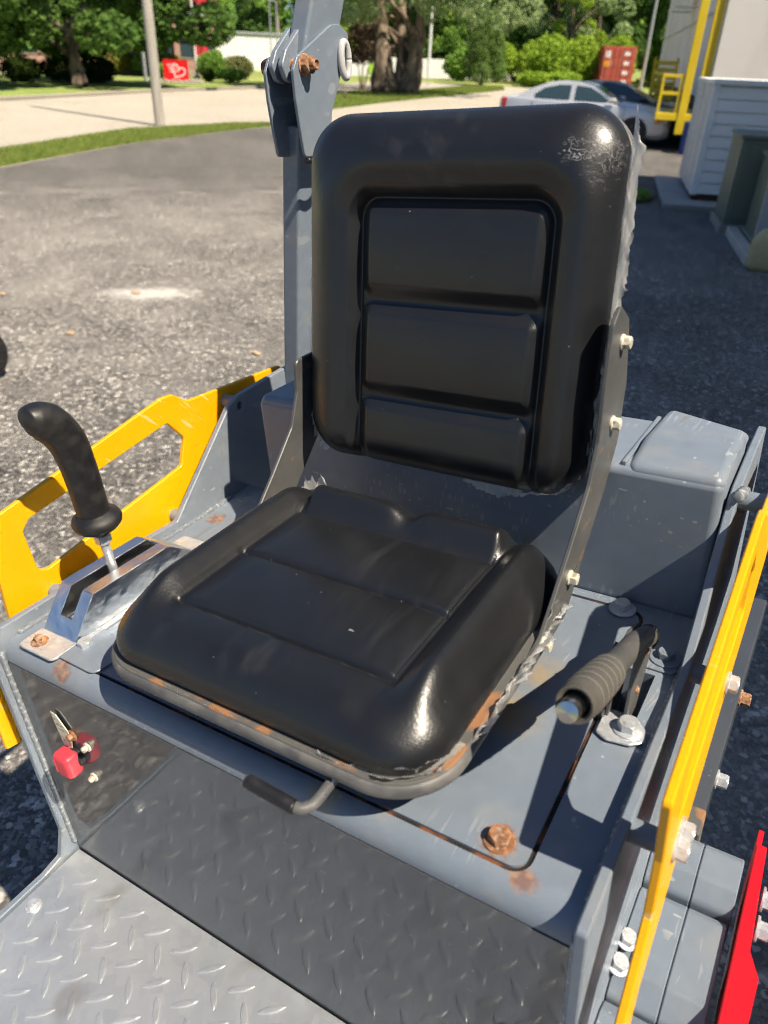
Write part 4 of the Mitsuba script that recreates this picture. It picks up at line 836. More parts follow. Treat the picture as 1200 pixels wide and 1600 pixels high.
for k, (x, y, r, h) in enumerate(((-31.2, 69.5, 1.8, 1.6), (-25.5, 66.5, 1.9, 1.9), (-23.6, 68.2, 1.7, 1.9), (-28.0, 70.5, 2.0, 1.7), (-33.8, 68.0, 1.6, 1.3), (-22.2, 74.0, 1.6, 2.0), (-25.0, 63.2, 1.5, .55), (-23.0, 63.6, 1.4, .6))):
    shrub('wild_bush', (x, y), r, r, h, 4200, .13, 'leaf_bright' if k != 4 else 'leaf_mid', ('bright wild bush behind the juniper', 'bright wild bush above the car boot', 'bright wild bush above the car roof', 'bright wild bush left of the car', 'green wild bush behind the thin white pole', 'bright wild bush beside the red container', 'low bright weeds behind the car boot', 'low bright weeds behind the car roof')[k], 110 + k, group=None, cat='bush')
shrub('dead_bush', (-27.6, 42.6), 1.3, 1.0, 1.15, 2600, .10, 'leaf_dead', 'brown dead bush left of the old tree', 130, z0=2.3, cat='bush')
shrub('small_weed', (-3.3, 13.2), .22, .3, .10, 600, .03, 'leaf_mid', 'small weed at the corner of the concrete slab', 131, cat='weed')
# ------------------------------------------------------------------ street furniture and far things
mat('white_metal', pri(proc(lambda p, n, uv: mix((0.66, 0.67, 0.66), (0.76, 0.76, 0.74), fbm(p.x * 4, p.y * 4, p.z * 4, 3))), 0.5))
mat('galv_pole', pri((0.40, 0.42, 0.43), 0.5, metal=0.3))
mat('dark_glass', pri((0.03, 0.055, 0.065), 0.05, spec=1.0))
mat('print_white', pri((0.80, 0.72, 0.72), 0.6))
mat('flag_red', pri((0.52, 0.03, 0.05), 0.8))
mat('sign_red', pri((0.66, 0.006, 0.010), 0.45))
t = tag('utility_pole', 'weathered wooden pole on the grass verge', 'pole')
put(t, tube([(-17.17, 16.43, -.1), (-17.17, 16.43, 3), (-17.14, 16.45, 11)], [.135, .125, .095], 16), 'wood_pole', True)
for z in (3.1, 3.9): put(t + '__pole_band', lathe([(.118, -.02), (.128, -.02), (.128, .02), (.118, .02)], 16, (0, 0, 1), (-17.165, 16.435, z)), 'galv_pole', 40)
# red sign with a white heart and small lettering, facing the lot
S0 = np.array([-37.3, 37.4, .10]); sr = np.array([.78, .625, 0]); sn = np.array([.625, -.78, 0]); up = np.array([0, 0, 1.0])
def on(o, r, n, m):
    V = m.vertices * .73; m.vertices = o + V[:, :1] * r + V[:, 1:2] * up + V[:, 2:] * n; return m
t = tag('red_sign', 'red signboard with white heart and lettering on the far lawn', 'sign')
put(t, on(S0, sr, sn, plate(rpoly([(-.92, 0), (.92, 0), (.92, 1.34), (-.92, 1.34)], .03), 2, -.06, .06, .01)), 'sign_red', 30)
put(t + '__frame', on(S0, sr, sn, plate(sbox(-.97, -.05, .97, 1.40).difference(sbox(-.90, .03, .90, 1.32)), 2, -.07, .066, .006)), 'red_paint', 30)
hp = []
for a in np.linspace(0, 2 * np.pi, 64, endpoint=False):
    hx, hy = 16 * math.sin(a) ** 3, 13 * math.cos(a) - 5 * math.cos(2 * a) - 2 * math.cos(3 * a) - math.cos(4 * a)
    c, s = math.cos(-.45), math.sin(-.45); hp.append((.16 + .036 * (hx * c - hy * s), .60 + .036 * (hx * s + hy * c)))
hp = Polygon(hp).buffer(0); put(t + '__heart', on(S0, sr, sn, plate(hp.difference(hp.buffer(-.085)), 2, .062, .070, .001)), 'print_white', 30)
g = np.random.default_rng(3)
for k, (x0, x1, y) in enumerate(((-.66, .10, .98), (-.55, .02, .76), (-.48, .22, .54))):
    n = 7 - k; bars = []
    for i in range(n):
        xa = x0 + (x1 - x0) * i / n; w = (x1 - x0) / n * .72; hh = .15 * g.uniform(.8, 1.15)
        bars += [chbox(xa, xa + w * .3, y, y + hh, .062, .072, .001), chbox(xa + w * .7, xa + w, y, y + hh * g.uniform(.7, 1), .062, .072, .001), chbox(xa + w * .3, xa + w * .7, y + hh * .4, y + hh * .6, .062, .072, .001)]
    put(t + '__lettering', on(S0, sr, sn, cat_(bars)), 'print_white', False)
for x in (-.7, .7): put(t + '__sign_post', on(S0, sr, sn, chbox(x - .05, x + .05, -.25, 0.02, -.05, .05, .005)), 'white_metal', False)
put('sign_bed', plate(Point(-37.1, 37.2).buffer(1.6, quad_segs=8), 2, -.02, .06, .02), 'road_concrete', 30, 'pale stone bed under the red sign', 'bed')
put('sign_bed__bed_stones', cat_([trimesh.Trimesh(trimesh.creation.icosphere(1).vertices * (.14, .14, .09) + (-37.1 + 1.3 * math.cos(a), 37.2 + 1.3 * math.sin(a), .09), trimesh.creation.icosphere(1).faces) for a in np.linspace(0, 6.2, 22)]), 'road_concrete', True, kind='stuff')
t = tag('lawn_post', 'grey square post left of the red sign', 'post'); put(t, chbox(-38.75, -38.6, 36.2, 36.35, -.1, 1.45, .01), 'galv_pole', False)
t = tag('flagpole', 'white flagpole carrying two red flags', 'flagpole')
F0 = np.array([-41.34, 43.35, 0])
put(t, tube([F0, F0 + (0, 0, 4), F0 + (0, 0, 9.5)], [.09, .075, .05], 14), 'white_metal', True)
put(t + '__base_cap', lathe([(0, 0), (.22, 0), (.2, .12), (.1, .2), (0, .2)], 18, (0, 0, 1), F0), 'white_metal', 40)
def flag(z, w, h, seed):
    x, y = np.meshgrid(np.linspace(0, 1, 18), np.linspace(0, 1, 12)); g = x * w
    V = F0 + np.stack([.05 + g * .62 + .02 * np.sin(y * 5), g * .45 + .10 * np.sin(x * 7 + seed) * x, z - h * (1 - y) - .30 * h * x * x + .05 * np.sin(x * 9)], -1).reshape(-1, 3)
    i, j = np.meshgrid(np.arange(11), np.arange(17), indexing='ij'); a = i * 18 + j; q = np.stack([a, a + 1, a + 19, a + 18], -1).reshape(-1, 4)
    return trimesh.Trimesh(V, np.vstack([q[:, :3], q[:, [0, 2, 3]]]), process=False)
put(t + '__flag', flag(2.45, 1.05, 1.15, 0), 'flag_red', True); put(t + '__flag', flag(5.6, 1.2, 1.3, 2), 'flag_red', True)
# white low building far behind the lawn
def frame_box(o, d, L, D, z0, z1):
    d = np.asarray(d, float); d /= np.linalg.norm(d); n = np.array([d[1], -d[0]]); m = chbox(0, L, 0, D, z0, z1, .01); V = m.vertices.copy()
    m.vertices = np.column_stack([o[0] + V[:, 0] * d[0] - V[:, 1] * n[0], o[1] + V[:, 0] * d[1] - V[:, 1] * n[1], V[:, 2]]); return m
WD0, WDD = (-57.2, 57.6), (.42, .906)
t = tag('white_building', 'long low white building behind the lawn', 'building')
put(t + '__wall', frame_box(WD0, WDD, 12.5, 5, 0, 2.95), 'white_metal', False)
put(t + '__roof', frame_box((WD0[0] + .1, WD0[1] - .3), WDD, 13.0, 5.3, 2.952, 3.10), 'galv_pole', False)
for k in range(9): put(t + '__wall_panel', frame_box((WD0[0] + .03 + WDD[0] * (.15 + 1.36 * k), WD0[1] + WDD[1] * (.15 + 1.36 * k)), WDD, 1.30, .05, .25, 2.8), 'white_metal', False)
# brick building on the left behind the hedge
def brick_color(p, n, uv):
    r = p.x * .55 + p.y * .83; zz = p.z / .075; row = dr.floor(zz); u = r / .22 + .5 * (row - 2 * dr.floor(row / 2)); fu, fz = u - dr.floor(u), zz - row
    m = smoothstep(.0, .06, fu) * smoothstep(1, .94, fu) * smoothstep(0, .14, fz) * smoothstep(1, .86, fz)
    return mix((0.40, 0.36, 0.32), mix((0.30, 0.14, 0.10), (0.44, 0.24, 0.18), cell_rand(dr.floor(u), row)), m)
mat('brick', pri(proc(brick_color), 0.85))
BO, BD = np.array([-52.5, 25.0]), np.array([.40, .917])
t = tag('brick_building', 'low red brick building with dark windows behind the hedges', 'building')
put(t + '__wall', frame_box(BO, BD, 24, 8, 0, 1.05), 'brick', False)
put(t + '__upper_wall', frame_box(BO, BD, 24, 8, 2.3, 3.6), 'brick', False)
put(t + '__core_wall', frame_box(BO + (-.35, .15), BD, 23.6, 7.4, 1.0, 2.35), 'black_void', False)
put(t + '__window_sill', frame_box(BO + (.05, -.02), BD, 24, .3, 1.051, 1.12), 'road_concrete', False)
put(t + '__plinth', frame_box(BO + (.06, -.03), BD, 24, .3, -.05, .32), 'road_concrete', False)
for k in range(16):
    o = BO + BD * (1.5 * k); put(t + '__pier', frame_box(o + (.02, -.01), BD, .42, .5, 1.12, 2.3), 'brick', False)
    put(t + '__window', frame_box(o + BD * .43 + (-.25, .11), BD, 1.06, .05, 1.12, 2.3), 'dark_glass', False)
put(t + '__roof', frame_box(BO + (.3, -.3), BD, 24.6, 8.6, 3.602, 3.75), 'galv_pole', False)
# street lamps
for k, (x, y, h, a) in enumerate(((-43.5, 54.8, 4.95, .4), (-45.6, 56.6, 5.2, .4))):
    t = numbered('street_lamp'); tag(t, ('nearer grey street lamp above the white building', 'farther grey street lamp above the white building')[k], 'street lamp')
    put(t + '__pole', tube([(x, y, 0), (x, y, h * .6), (x, y, h)], [.07, .06, .05], 10), 'galv_pole', True)
    put(t + '__lamp_arm', tube(curve([(x, y, h - .02), (x - .45, y - .3, h + .10), (x - 1.0, y - .66, h + .25)], 10), .035, 8), 'galv_pole', True)
    put(t + '__lamp_head', chbox(x - 1.30, x - .92, y - .80, y - .58, h + .18, h + .30, .02), 'galv_pole', False)
t = tag('thin_pole', 'thin white pole right of the old tree', 'pole')
put(t, tube([(-28.76, 52.65, 0), (-28.76, 52.65, .75)], [.03, .03], 8), 'galv_pole', True); put(t + '__sleeve', tube([(-28.76, 52.65, .7), (-28.74, 52.65, 3.2), (-28.74, 52.65, 4.6)], [.105, .10, .06], 12), 'white_metal', True)
t = tag('back_pole', 'grey pole behind the red container', 'pole'); put(t, tube([(-18.3, 68.2, 0), (-18.3, 68.2, 5), (-18.2, 68.2, 10)], [.13, .11, .09], 12), 'galv_pole', True)
t = tag('far_fence', 'pale panel fence at the far side of the gravel', 'fence')
for k in range(9):
    a = np.array([-44.5 + 1.35 * k, 61.5 + 1.55 * k]); d = np.array([1.35, 1.55]) / np.hypot(1.35, 1.55)
    put(t + '__fence_panel', frame_box(a, d, 1.93, .05, .05, 1.55), 'white_metal', False); put(t + '__fence_post', frame_box(a - d * .06 + (.05, -.04), d, .10, .14, 0, 1.75), 'white_metal', False)
mat('sign_green', pri((0.30, 0.48, 0.06), 0.5))
t = tag('yard_sign', 'small green and white sign by the pale fence', 'sign'); put(t, frame_box((-40.6, 63.6), (.66, .75), 1.0, .05, .25, 1.1), 'sign_green', False); put(t + '__sign_rim', frame_box((-40.66, 63.62), (.66, .75), 1.12, .04, .19, 1.16), 'white_metal', False)
t = tag('marker_post', 'short dark marker stake in the gravel near the old tree', 'post'); put(t, tube([(-21.6, 31.9, 0), (-21.6, 31.9, .30), (-21.58, 31.9, .48)], [.05, .05, .02], 8), 'bark', True)

# ------------------------------------------------------------------ shipping container
def cont_color(p, n, uv):
    c = mix((0.36, 0.055, 0.038), (0.50, 0.10, 0.070), fbm(p.x * 2, p.y * 2, p.z * 2, 4)); return mix(c, (0.60, 0.30, 0.24), smoothstep(.6, .8, fbm(p.x * 5, p.y * 5, p.z * 1.2, 3)) * .5)
mat('container_red', pri(proc(cont_color), 0.6))
mat('sticker_orange', pri((0.85, 0.36, 0.02), 0.5))
CO = np.array([-20.95, 65.8]); cr = np.array([.93, .37]); ci = np.array([-cr[1], cr[0]])
def cbox(x0, x1, y0, y1, z0, z1, c=.006):
    m = chbox(x0, x1, y0, y1, z0, z1, c); V = m.vertices.copy(); m.vertices = np.column_stack([CO[0] + V[:, 0] * cr[0] + V[:, 1] * ci[0], CO[1] + V[:, 0] * cr[1] + V[:, 1] * ci[1], V[:, 2]]); return m
t = tag('shipping_container', 'red shipping container with closed double doors behind the car', 'container')
put(t + '__body', cbox(0, 2.44, .06, 6, .12, 2.9), 'container_red', False)
for k in range(20): put(t + '__side_rib', cbox(-.035, .001, .25 + .28 * k, .39 + .28 * k, .25, 2.75), 'container_red', False)
for k in range(2):
    x0 = .05 + 1.19 * k; dkey = numbered(t + '__door'); scene[dkey] = mikit.ply(cbox(x0, x0 + 1.15, 0, .055, .22, 2.82), 'container_red')
    for i in range(4): put(dkey + '__door_panel', cbox(x0 + .06, x0 + 1.09, -.022, .001, .32 + .62 * i, .84 + .62 * i), 'container_red', False)
    for x in (.28, .80): put(dkey + '__lock_rod', cbox(x0 + x, x0 + x + .035, -.06, -.023, .2, 2.84, .01), 'worn_steel', False)
put(t + '__label', cbox(.22, .58, -.03, -.0225, 2.15, 2.60, .001), 'print_white', False); put(t + '__label', cbox(.20, .55, -.03, -.0225, 1.55, 1.95, .001), 'sticker_orange', False)
for i in range(4): put(t + '__label', cbox(1.62, 2.05, -.03, -.0225, .45 + .62 * i, .70 + .62 * i, .001), 'print_white', False)

# ------------------------------------------------------------------ silver car
mat('car_silver', pri(proc(lambda p, n, uv: mix((0.60, 0.61, 0.62), (0.64, 0.65, 0.66), noise(p.x * 3, p.y * 3, p.z * 3))), 0.28, metal=0.4, clearcoat=1.0, clearcoat_gloss=0.97))
mat('car_dark', pri((0.015, 0.015, 0.016), 0.5)); mat('tail_red', pri((0.50, 0.01, 0.015), 0.15, spec=.8)); mat('amber', pri((0.75, 0.28, 0.03), 0.2, spec=.8)); mat('lamp_clear', pri((0.55, 0.57, 0.58), 0.12, spec=.9)); mat('alloy', pri((0.55, 0.55, 0.56), 0.3, metal=.8))
CA = math.radians(9)
def make_car(name, label, CF, paint_):
    ch, cl = np.array([math.cos(CA), math.sin(CA)]), np.array([-math.sin(CA), math.cos(CA)])
    def carT(m):
        V = m.vertices.copy(); m.vertices = np.column_stack([CF[0] + V[:, 0] * ch[0] + V[:, 1] * cl[0], CF[1] + V[:, 0] * ch[1] + V[:, 1] * cl[1], V[:, 2]]); return m
    # local axes: x forward from the near front wheel, y to the far side, z up
    def loft(stations, n=28):
        """side-to-side hoops: (x, half width at the sill, half width at the belt, z bottom, z belt, z top, crown)"""
        V = []
        for x, ws, wb, z0, zb, zt in stations:
            t = np.linspace(0, 1, n); y, z = [], []
            key = np.array([(-ws * .9, z0), (-ws, z0 + .10), (-wb, zb * .62 + z0 * .38), (-wb * .985, zb), (-wb * .90, zt - .02), (-wb * .55, zt + .012), (0, zt + .022)])
            key = np.vstack([key, key[:-1][::-1] * (-1, 1)]); s = np.linspace(0, 1, len(key)); c = curve(np.column_stack([key, 0 * key[:, 0]]), 72)[:, :2]
            V.append(np.column_stack([np.full(len(c), x), c[:, 0] + .85, c[:, 1]]))
        k = len(V[0]); ns = len(V); V = np.vstack(V); i, j = np.meshgrid(np.arange(ns - 1), np.arange(k - 1), indexing='ij'); a = i * k + j
        q = np.stack([a, a + 1, a + k + 1, a + k], -1).reshape(-1, 4); F = [q[:, :3], q[:, [0, 2, 3]]]
        for b, rev in ((0, 0), ((ns - 1) * k, 1)):
            f = np.column_stack([np.full(k - 2, b), b + np.arange(1, k - 1), b + np.arange(2, k)]); F.append(f[:, ::-1] if rev else f)
        return trimesh.Trimesh(V, np.vstack(F), process=False)
    t = tag(name, label, 'car')
    ST = [(.93, .55, .60, .38, .52, .62), (.88, .72, .76, .25, .60, .72), (.70, .82, .84, .20, .68, .80), (.30, .85, .865, .20, .80, .88), (0, .855, .87, .20, .85, .93), (-.45, .855, .87, .18, .88, .98), (-1.3, .855, .875, .18, .91, .99), (-2.2, .855, .875, .18, .93, 1.0), (-2.65, .855, .872, .20, .95, 1.01), (-3.05, .845, .865, .22, .96, 1.02), (-3.45, .80, .83, .26, .93, 1.03), (-3.62, .70, .74, .36, .80, .98), (-3.66, .62, .66, .42, .72, .86)]
    bodym = loft(ST)
    put(t + '__body', carT(bodym), paint_, 40)
    roofp = [(-.42, .985), (-.80, 1.17), (-1.15, 1.335), (-1.55, 1.405), (-2.05, 1.415), (-2.45, 1.36), (-2.80, 1.24), (-3.12, 1.06), (-3.14, 1.0)]
    RS = []
    for x, z in roofp:
        f = np.clip((z - .98) / .43, 0, 1); RS.append((x, z, .80 - .20 * f ** 1.3))
    Vr = []
    for x, z, w in RS:
        for s in np.linspace(-1, 1, 15): Vr.append((x, .85 + w * s, z + .028 * (1 - s * s) * np.clip((z - 1.0) / .3, 0, 1) - .010))
    Vr = np.array(Vr); i, j = np.meshgrid(np.arange(len(RS) - 1), np.arange(14), indexing='ij'); a = (i * 15 + j).ravel(); qf = np.vstack([np.column_stack([a, a + 1, a + 16]), np.column_stack([a, a + 16, a + 15])])
    def strip(lo, hi):
        k = (a // 15 >= lo) & (a // 15 < hi); k = np.concatenate([k, k]); m = trimesh.Trimesh(Vr, qf[k], process=False); m.remove_unreferenced_vertices(); return m
    put(t + '__windscreen', carT(strip(0, 2)), 'dark_glass', True); put(t + '__roof', carT(strip(2, 5)), paint_, True); put(t + '__rear_window', carT(strip(5, 8)), 'dark_glass', True)
    def side_wall(sgn):
        pts = [(x, z - .012) for x, z, w in RS]; poly = Polygon(pts + [(-3.14, .93), (-.42, .93)]); return poly
    def on_side(poly, thick, off, y_sign=-1):
        m = plate(poly, 1, -thick, 0, .004); V = m.vertices.copy(); f = np.clip((V[:, 2] - .98) / .43, 0, 1); w = .80 - .20 * f ** 1.3
        m.vertices = np.column_stack([V[:, 0], .85 + y_sign * (w + off) + (0 - y_sign) * 0 + (V[:, 1] + thick) * (1 if y_sign < 0 else -1), V[:, 2]]); return m
    def dense(poly): return poly.segmentize(.05)
    sw = dense(side_wall(-1))
    put(t + '__cabin_side', carT(on_side(sw, .012, .002)), paint_, 40); put(t + '__cabin_side', carT(on_side(sw, .012, .002, 1)), paint_, 40)
    w1 = rpoly([(-.66, 1.0), (-.95, 1.17), (-1.25, 1.305), (-1.62, 1.335), (-1.62, 1.0)], .03); w2 = rpoly([(-1.75, 1.0), (-1.75, 1.338), (-2.05, 1.335), (-2.45, 1.25), (-2.68, 1.10), (-2.70, 1.0)], .04)
    for w_ in (w1, w2):
        for sg in (-1, 1): put(t + '__side_window', carT(on_side(dense(w_), .008, .010, sg)), 'dark_glass', 40)
    for sg, y in ((-1, -.022), (1, 1.70)):
        put(t + '__door_mirror', carT(bx(-.72, -.52, y - (.16 if sg < 0 else 0), y + (0 if sg < 0 else .16), .98, 1.10, .04, 12)), paint_, 40)
        put(t + '__headlight', carT(bx(.52, .86, y + (.06 if sg < 0 else -.32), y + (.34 if sg < 0 else -.06), .58, .72, .05, 12)), 'lamp_clear', 40)
        put(t + '__turn_signal', carT(bx(.50, .66, y + (.012 if sg < 0 else -.06), y + (.10 if sg < 0 else .0), .56, .66, .03, 10)), 'amber', 40)
        put(t + '__tail_lamp', carT(bx(-3.56, -3.40, y + (.04 if sg < 0 else -.3), y + (.30 if sg < 0 else -.04), .70, .98, .03, 12)), 'tail_red', 40)
    for s in (-.30, -1.69, -2.72): put(t + '__door_seam', carT(chbox(s, s + .012, -.026, -.02, .32, .94, .001)), 'car_dark', False)
    put(t + '__grille', carT(bx(.86, .945, .35, 1.35, .44, .60, .02, 10)), 'car_dark', 40); put(t + '__lower_grille', carT(bx(.84, .93, .25, 1.45, .24, .36, .02, 10)), 'car_dark', 40)
    for xw in (0.0, -2.66):
        for yw, sg in ((.075, -1), (1.625, 1)):
            wk = numbered(t + '__wheel'); yo = yw + sg * .115
            m = lathe([(.18, -.10), (.285, -.105), (.312, -.08), (.315, 0), (.312, .08), (.285, .105), (.19, .10)], 40, (0, 1, 0), (xw, yw, .315)); scene[wk] = mikit.ply(carT(tm(m)), 'rubber', smooth=40)
            put(wk + '__rim', carT(lathe([(0, .07), (.03, .07), (.04, .055), (.06, .05), (.17, .05), (.195, .09), (.205, .10), (.205, .0)], 32, (0, sg, 0), (xw, yw, .315))), 'alloy', 40)
            sp = [beam((xw + .04 * math.cos(b), yw + sg * .075, .315 + .04 * math.sin(b)), (xw + .18 * math.cos(b), yw + sg * .085, .315 + .18 * math.sin(b)), .045, .03, .004, up=(0, 1, 0)) for b in np.arange(7) * 2 * np.pi / 7]
            put(wk + '__spokes', carT(cat_(sp)), 'white_metal', False)
            put(t + '__wheel_arch', carT(lathe([(0, -.012), (.372, -.012), (.372, .012), (0, .012)], 40, (0, 1, 0), (xw, (-.012 if sg < 0 else 1.712), .33))), 'car_dark', 40)
make_car('silver_car', 'silver saloon car parked by the yellow loading dock', np.array([-5.95, 22.12]), 'car_silver')
mat('car_blue', pri((0.045, 0.06, 0.085), 0.25, metal=0.3, clearcoat=1.0, clearcoat_gloss=0.97))
make_car('dark_car', 'dark blue car standing just beyond the silver one', np.array([-5.80, 24.55]), 'car_blue')

# ------------------------------------------------------------------ the works building on the right
def wall_color(p, n, uv):
    c = mix((0.60, 0.575, 0.53), (0.66, 0.635, 0.585), fbm(p.x * .6, p.y * .6, p.z * .5, 4)); return mix(c, (0.38, 0.35, 0.31), smoothstep(.55, .85, fbm(p.x * 1.3, p.y * 1.3, p.z * .35, 4)) * .35)
mat('cladding', pri(proc(wall_color), 0.7)); mat('dock_dark', pri((0.05, 0.05, 0.05), .8))
def safety_color(p, n, uv): return mix((0.62, 0.44, 0.01), (0.70, 0.52, 0.02), fbm(p.x * 3, p.y * 3, p.z * 3, 3))
mat('safety_yellow', pri(proc(safety_color), 0.5))
mat('siding_white', pri(proc(lambda p, n, uv: mix((0.68, 0.71, 0.69), (0.80, 0.82, 0.79), fbm(p.x * 2, p.y * 2, p.z * 5, 4))), 0.5))
mat('weathered_sheet', pri(proc(lambda p, n, uv: mix(mix((0.46, 0.46, 0.45), (0.68, 0.68, 0.66), fbm(p.x * 5, p.y * 5, p.z * 1.2, 4)), (0.36, 0.32, 0.27), smoothstep(.6, .8, fbm(p.x * 9, p.y * 9, p.z * 1.5, 4)) * .6)), 0.45, metal=.2))
mat('cabinet_green', pri(proc(lambda p, n, uv: mix((0.085, 0.115, 0.085), (0.125, 0.155, 0.115), fbm(p.x * 3, p.y * 3, p.z * 1.4, 4))), 0.45))
mat('block_yellow', pri(proc(lambda p, n, uv: mix((0.40, 0.33, 0.15), (0.52, 0.45, 0.25), fbm(p.x * 8, p.y * 8, p.z * 8, 4))), 0.85)); mat('barrel_blue', pri((0.015, 0.05, 0.22), .4))
FD = np.array([-.283, .959]); FN = np.array([-.959, -.283])      # along the front, and out of it
def fbox(o, a0, a1, b0, b1, z0, z1, c=.004):
    """a box in the axes of the building: a along the front, b out of it"""
    m = chbox(a0, a1, b0, b1, z0, z1, c); V = m.vertices.copy(); m.vertices = np.column_stack([o[0] + V[:, 0] * FD[0] + V[:, 1] * FN[0], o[1] + V[:, 0] * FD[1] + V[:, 1] * FN[1], V[:, 2]]); m.fix_normals(); return m
F1 = np.array([4.25, 1.5]); K = np.array([-4.20, 21.78])
t = tag('works_building', 'pale clad works building along the right side of the lot', 'building')
put(t + '__wall', fbox(F1, -13, 12.6, -12, 0, 0, 6.5), 'cladding', False)
put(t + '__roof_edge', fbox(F1, -13.1, 12.7, -12, .06, 6.502, 6.75), 'galv_pole', False)
put(t + '__wall', fbox(K, 0, 32, -14, 0, 1.15, 5.2), 'cladding', False); put(t + '__dock_base', fbox(K, .01, 31.9, -13.9, -.02, 0, 1.148), 'dock_dark', False)
put(t + '__roof_edge', fbox(K, -.1, 32.1, -14, .08, 5.202, 5.40), 'galv_pole', False)
for a_ in (10.5, 15.5, 20.5, 26): put(t + '__wall_seam', fbox(K, a_, a_ + .06, .001, .012, 1.2, 5.1), 'galv_pole', False)
put(t + '__conduit', fbox(K, 1, 31, .012, .05, 3.05, 3.10), 'galv_pole', False)
w0 = K + FD * 9.6
aw = trimesh.Trimesh(np.array([[*(w0 + FD * x + FN * y), z] for x, y, z in ((0, .02, 4.5), (2.8, .02, 4.5), (0, .80, 3.55), (2.8, .80, 3.55), (0, .02, 4.46), (2.8, .02, 4.46), (0, .80, 3.51), (2.8, .80, 3.51))])).convex_hull
put(t + '__awning', aw, 'white_metal', False); 
for x in (0, 2.76): put(t + '__awning_bracket', fbox(w0, x, x + .04, .0, .70, 3.50, 3.54), 'galv_pole', False)
t = tag('loading_dock', 'tall yellow steel frame with railing at the loading dock', 'frame')
for b in (.05, .40): put(t + '__frame_post', fbox(K, .1, .28, b, b + .19, .4, 6.6, .01), 'safety_yellow', False)
put(t + '__frame_beam', fbox(K, .12, .26, .05, 1.12, .70, .86, .01), 'safety_yellow', False)
put(t + '__deck', fbox(K, .27, 7.5, .05, 1.08, .74, .84, .01), 'safety_yellow', False)
for b in (.62, 1.05): put(t + '__rail_post', fbox(K, .14, .21, b, b + .06, .861, 1.70, .006), 'safety_yellow', False)
for z in (1.25, 1.62): put(t + '__rail', fbox(K, .145, .205, .595, 1.11, z, z + .07, .006), 'safety_yellow', False)
for a_ in (3.4, 7.2): put(t + '__rail_post', fbox(K, a_, a_ + .07, 1.0, 1.06, .841, 1.70, .006), 'safety_yellow', False)
put(t + '__rail', fbox(K, .27, 7.3, 1.005, 1.055, 1.62, 1.69, .006), 'safety_yellow', False)
t = tag('dock_stair', 'yellow slatted gate and steps beyond the dock frame', 'stair')
g0_ = K + FD * 8.5
for z in range(6): put(t + '__gate_slat', fbox(g0_, 0, .05, .36, 1.02, .86 + .20 * z, .98 + .20 * z), 'safety_yellow', False)
for b in (.30, 1.02): put(t + '__gate_post', fbox(g0_, -.03, .08, b, b + .07, 0, 2.08), 'safety_yellow', False)
for b, zz in ((1.12, .72), (1.40, .48), (1.68, .24)): put(t + '__stair_tread', fbox(g0_, -1.2, -.1, b, b + .26, zz - .05, zz), 'safety_yellow', False)
for a_ in (-1.22, -.08): put(t + '__stringer', beam((*(g0_ + FD * a_ + FN * 1.06), .80), (*(g0_ + FD * a_ + FN * 1.98), .05), .05, .16), 'safety_yellow', False)
t = tag('blue_barrel', 'blue plastic barrel at the foot of the works building', 'barrel')
put(t, lathe([(0, 0), (.20, 0), (.22, .05), (.22, .22), (.228, .24), (.22, .26), (.22, .46), (.228, .48), (.22, .50), (.22, .66), (.20, .70), (0, .70)], 30, (0, 0, 1), (-4.33, 21.55, 0)), 'barrel_blue', 40)
# white sided shed
C0 = np.array([-2.55, 13.58]); SX, SY = np.array([.959, .283]), np.array([-.283, .959])
def sbx(x0, x1, y0, y1, z0, z1, c=.004):
    m = chbox(x0, x1, y0, y1, z0, z1, c); V = m.vertices.copy(); m.vertices = np.column_stack([C0[0] + V[:, 0] * SX[0] + V[:, 1] * SY[0], C0[1] + V[:, 0] * SX[1] + V[:, 1] * SY[1], V[:, 2]]); return m
t = tag('white_shed', 'small white shed with clapboard front and weathered metal side', 'shed')
put(t + '__core', sbx(.02, 2.6, .03, 2.6, .14, 1.66), 'weathered_sheet', False)
for k in range(9):
    z0 = .16 + .165 * k; m = sbx(.09, 2.61, -.012, .03, z0, z0 + .155); bot = m.vertices[:, 2] < z0 + .05; m.vertices[bot] -= np.array([*(SY * .018), 0]); put(t + '__clapboard', m, 'siding_white', False)
put(t + '__corner_trim', sbx(-.01, .088, -.034, .05, .14, 1.66), 'siding_white', False)
for k in range(6): put(t + '__side_sheet', sbx(-.012 - .010 * (k % 2), .021, .06 + .42 * k, .06 + .42 * k + .415, .14, 1.66), 'weathered_sheet', False)
put(t + '__roof_trim', sbx(-.04, 2.7, -.09, .02, 1.662, 1.735, .012), 'siding_white', False); put(t + '__roof', sbx(-.03, 2.7, .021, 2.7, 1.664, 1.72), 'white_metal', False)
put(t + '__rusty_base', sbx(.03, 2.6, .0, 2.58, .062, .158), 'dark_rust', False)
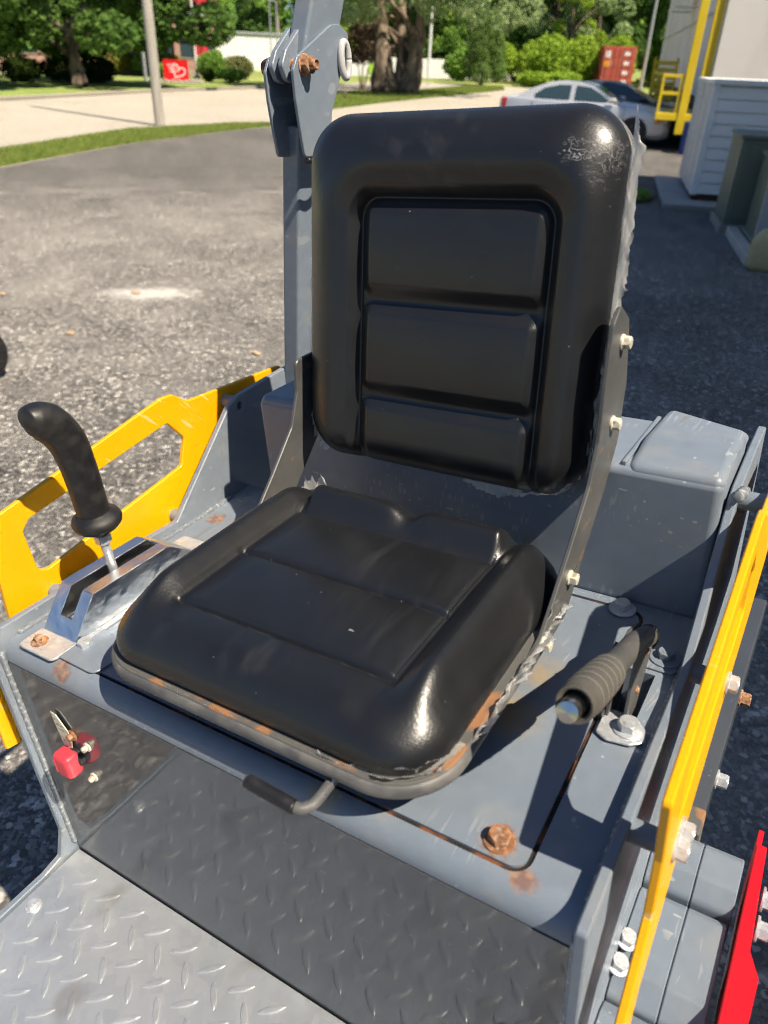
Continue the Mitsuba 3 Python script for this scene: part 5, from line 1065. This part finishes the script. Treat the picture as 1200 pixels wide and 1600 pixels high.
mat('slab_concrete', pri(proc(lambda p, n, uv: mix((0.22, 0.215, 0.20), (0.32, 0.31, 0.29), fbm(p.x * 3, p.y * 3, p.z * 3, 4))), 0.85))
put('concrete_slab', sbx(-.42, 3.0, -.62, 2.9, -.05, .06, .012), 'slab_concrete', False, 'concrete slab under the white shed', 'slab')
# green cabinets by the yellow block
def gb(o, x0, x1, y0, y1, z0, z1, c=.008):
    m = chbox(x0, x1, y0, y1, z0, z1, c); V = m.vertices.copy(); m.vertices = np.column_stack([o[0] + V[:, 0] * SX[0] + V[:, 1] * SY[0], o[1] + V[:, 0] * SX[1] + V[:, 1] * SY[1], V[:, 2]]); return m
G0 = np.array([-1.66, 11.45])
t = tag('green_cabinet', 'dark green utility cabinet in front of the white shed', 'cabinet')
put(t, gb(G0, 0, 1.1, 0, 1.0, .10, 1.12), 'cabinet_green', False); put(t + '__lid', gb(G0, -.03, 1.13, -.03, 1.03, 1.122, 1.17), 'cabinet_green', False)
put(t + '__door_leaf', gb(G0, .04, 1.0, -.018, .001, .16, 1.06), 'cabinet_green', False); put(t + '__base', gb(G0, -.04, 1.12, -.05, 1.05, -.02, .099), 'road_concrete', False)
G1 = np.array([-1.12, 10.55])
t = tag('green_cabinet_001', 'dark green utility cabinet nearest the yellow block', 'cabinet')
put(t, gb(G1, 0, 1.2, 0, .85, .10, .98), 'cabinet_green', False); put(t + '__lid', gb(G1, -.03, 1.23, -.03, .88, .982, 1.03), 'cabinet_green', False)
put(t + '__corner_strip', gb(G1, -.02, .16, -.022, .001, .12, .97), 'galv_pole', False); put(t + '__base', gb(G1, -.04, 1.22, -.06, .9, -.02, .099), 'road_concrete', False)
put('timber_kerb', gb(np.array([-1.42, 11.15]), -.10, .04, -1.7, .2, -.02, .10, .01), 'wood_pole', False, 'grey timber edging beside the green cabinets', 'edging')
m = tm(bx(-.24, .24, -.30, .30, 0, .40, .10, 20)).subdivide().subdivide(); m.vertices += .03 * (meshkit.fbm(m.vertices * 5, 3)[:, None] - .5); m.vertices += (-.78, 9.62, -.03)
put('yellow_block', m, 'block_yellow', True, 'rounded pale yellow concrete block at the right edge', 'block')
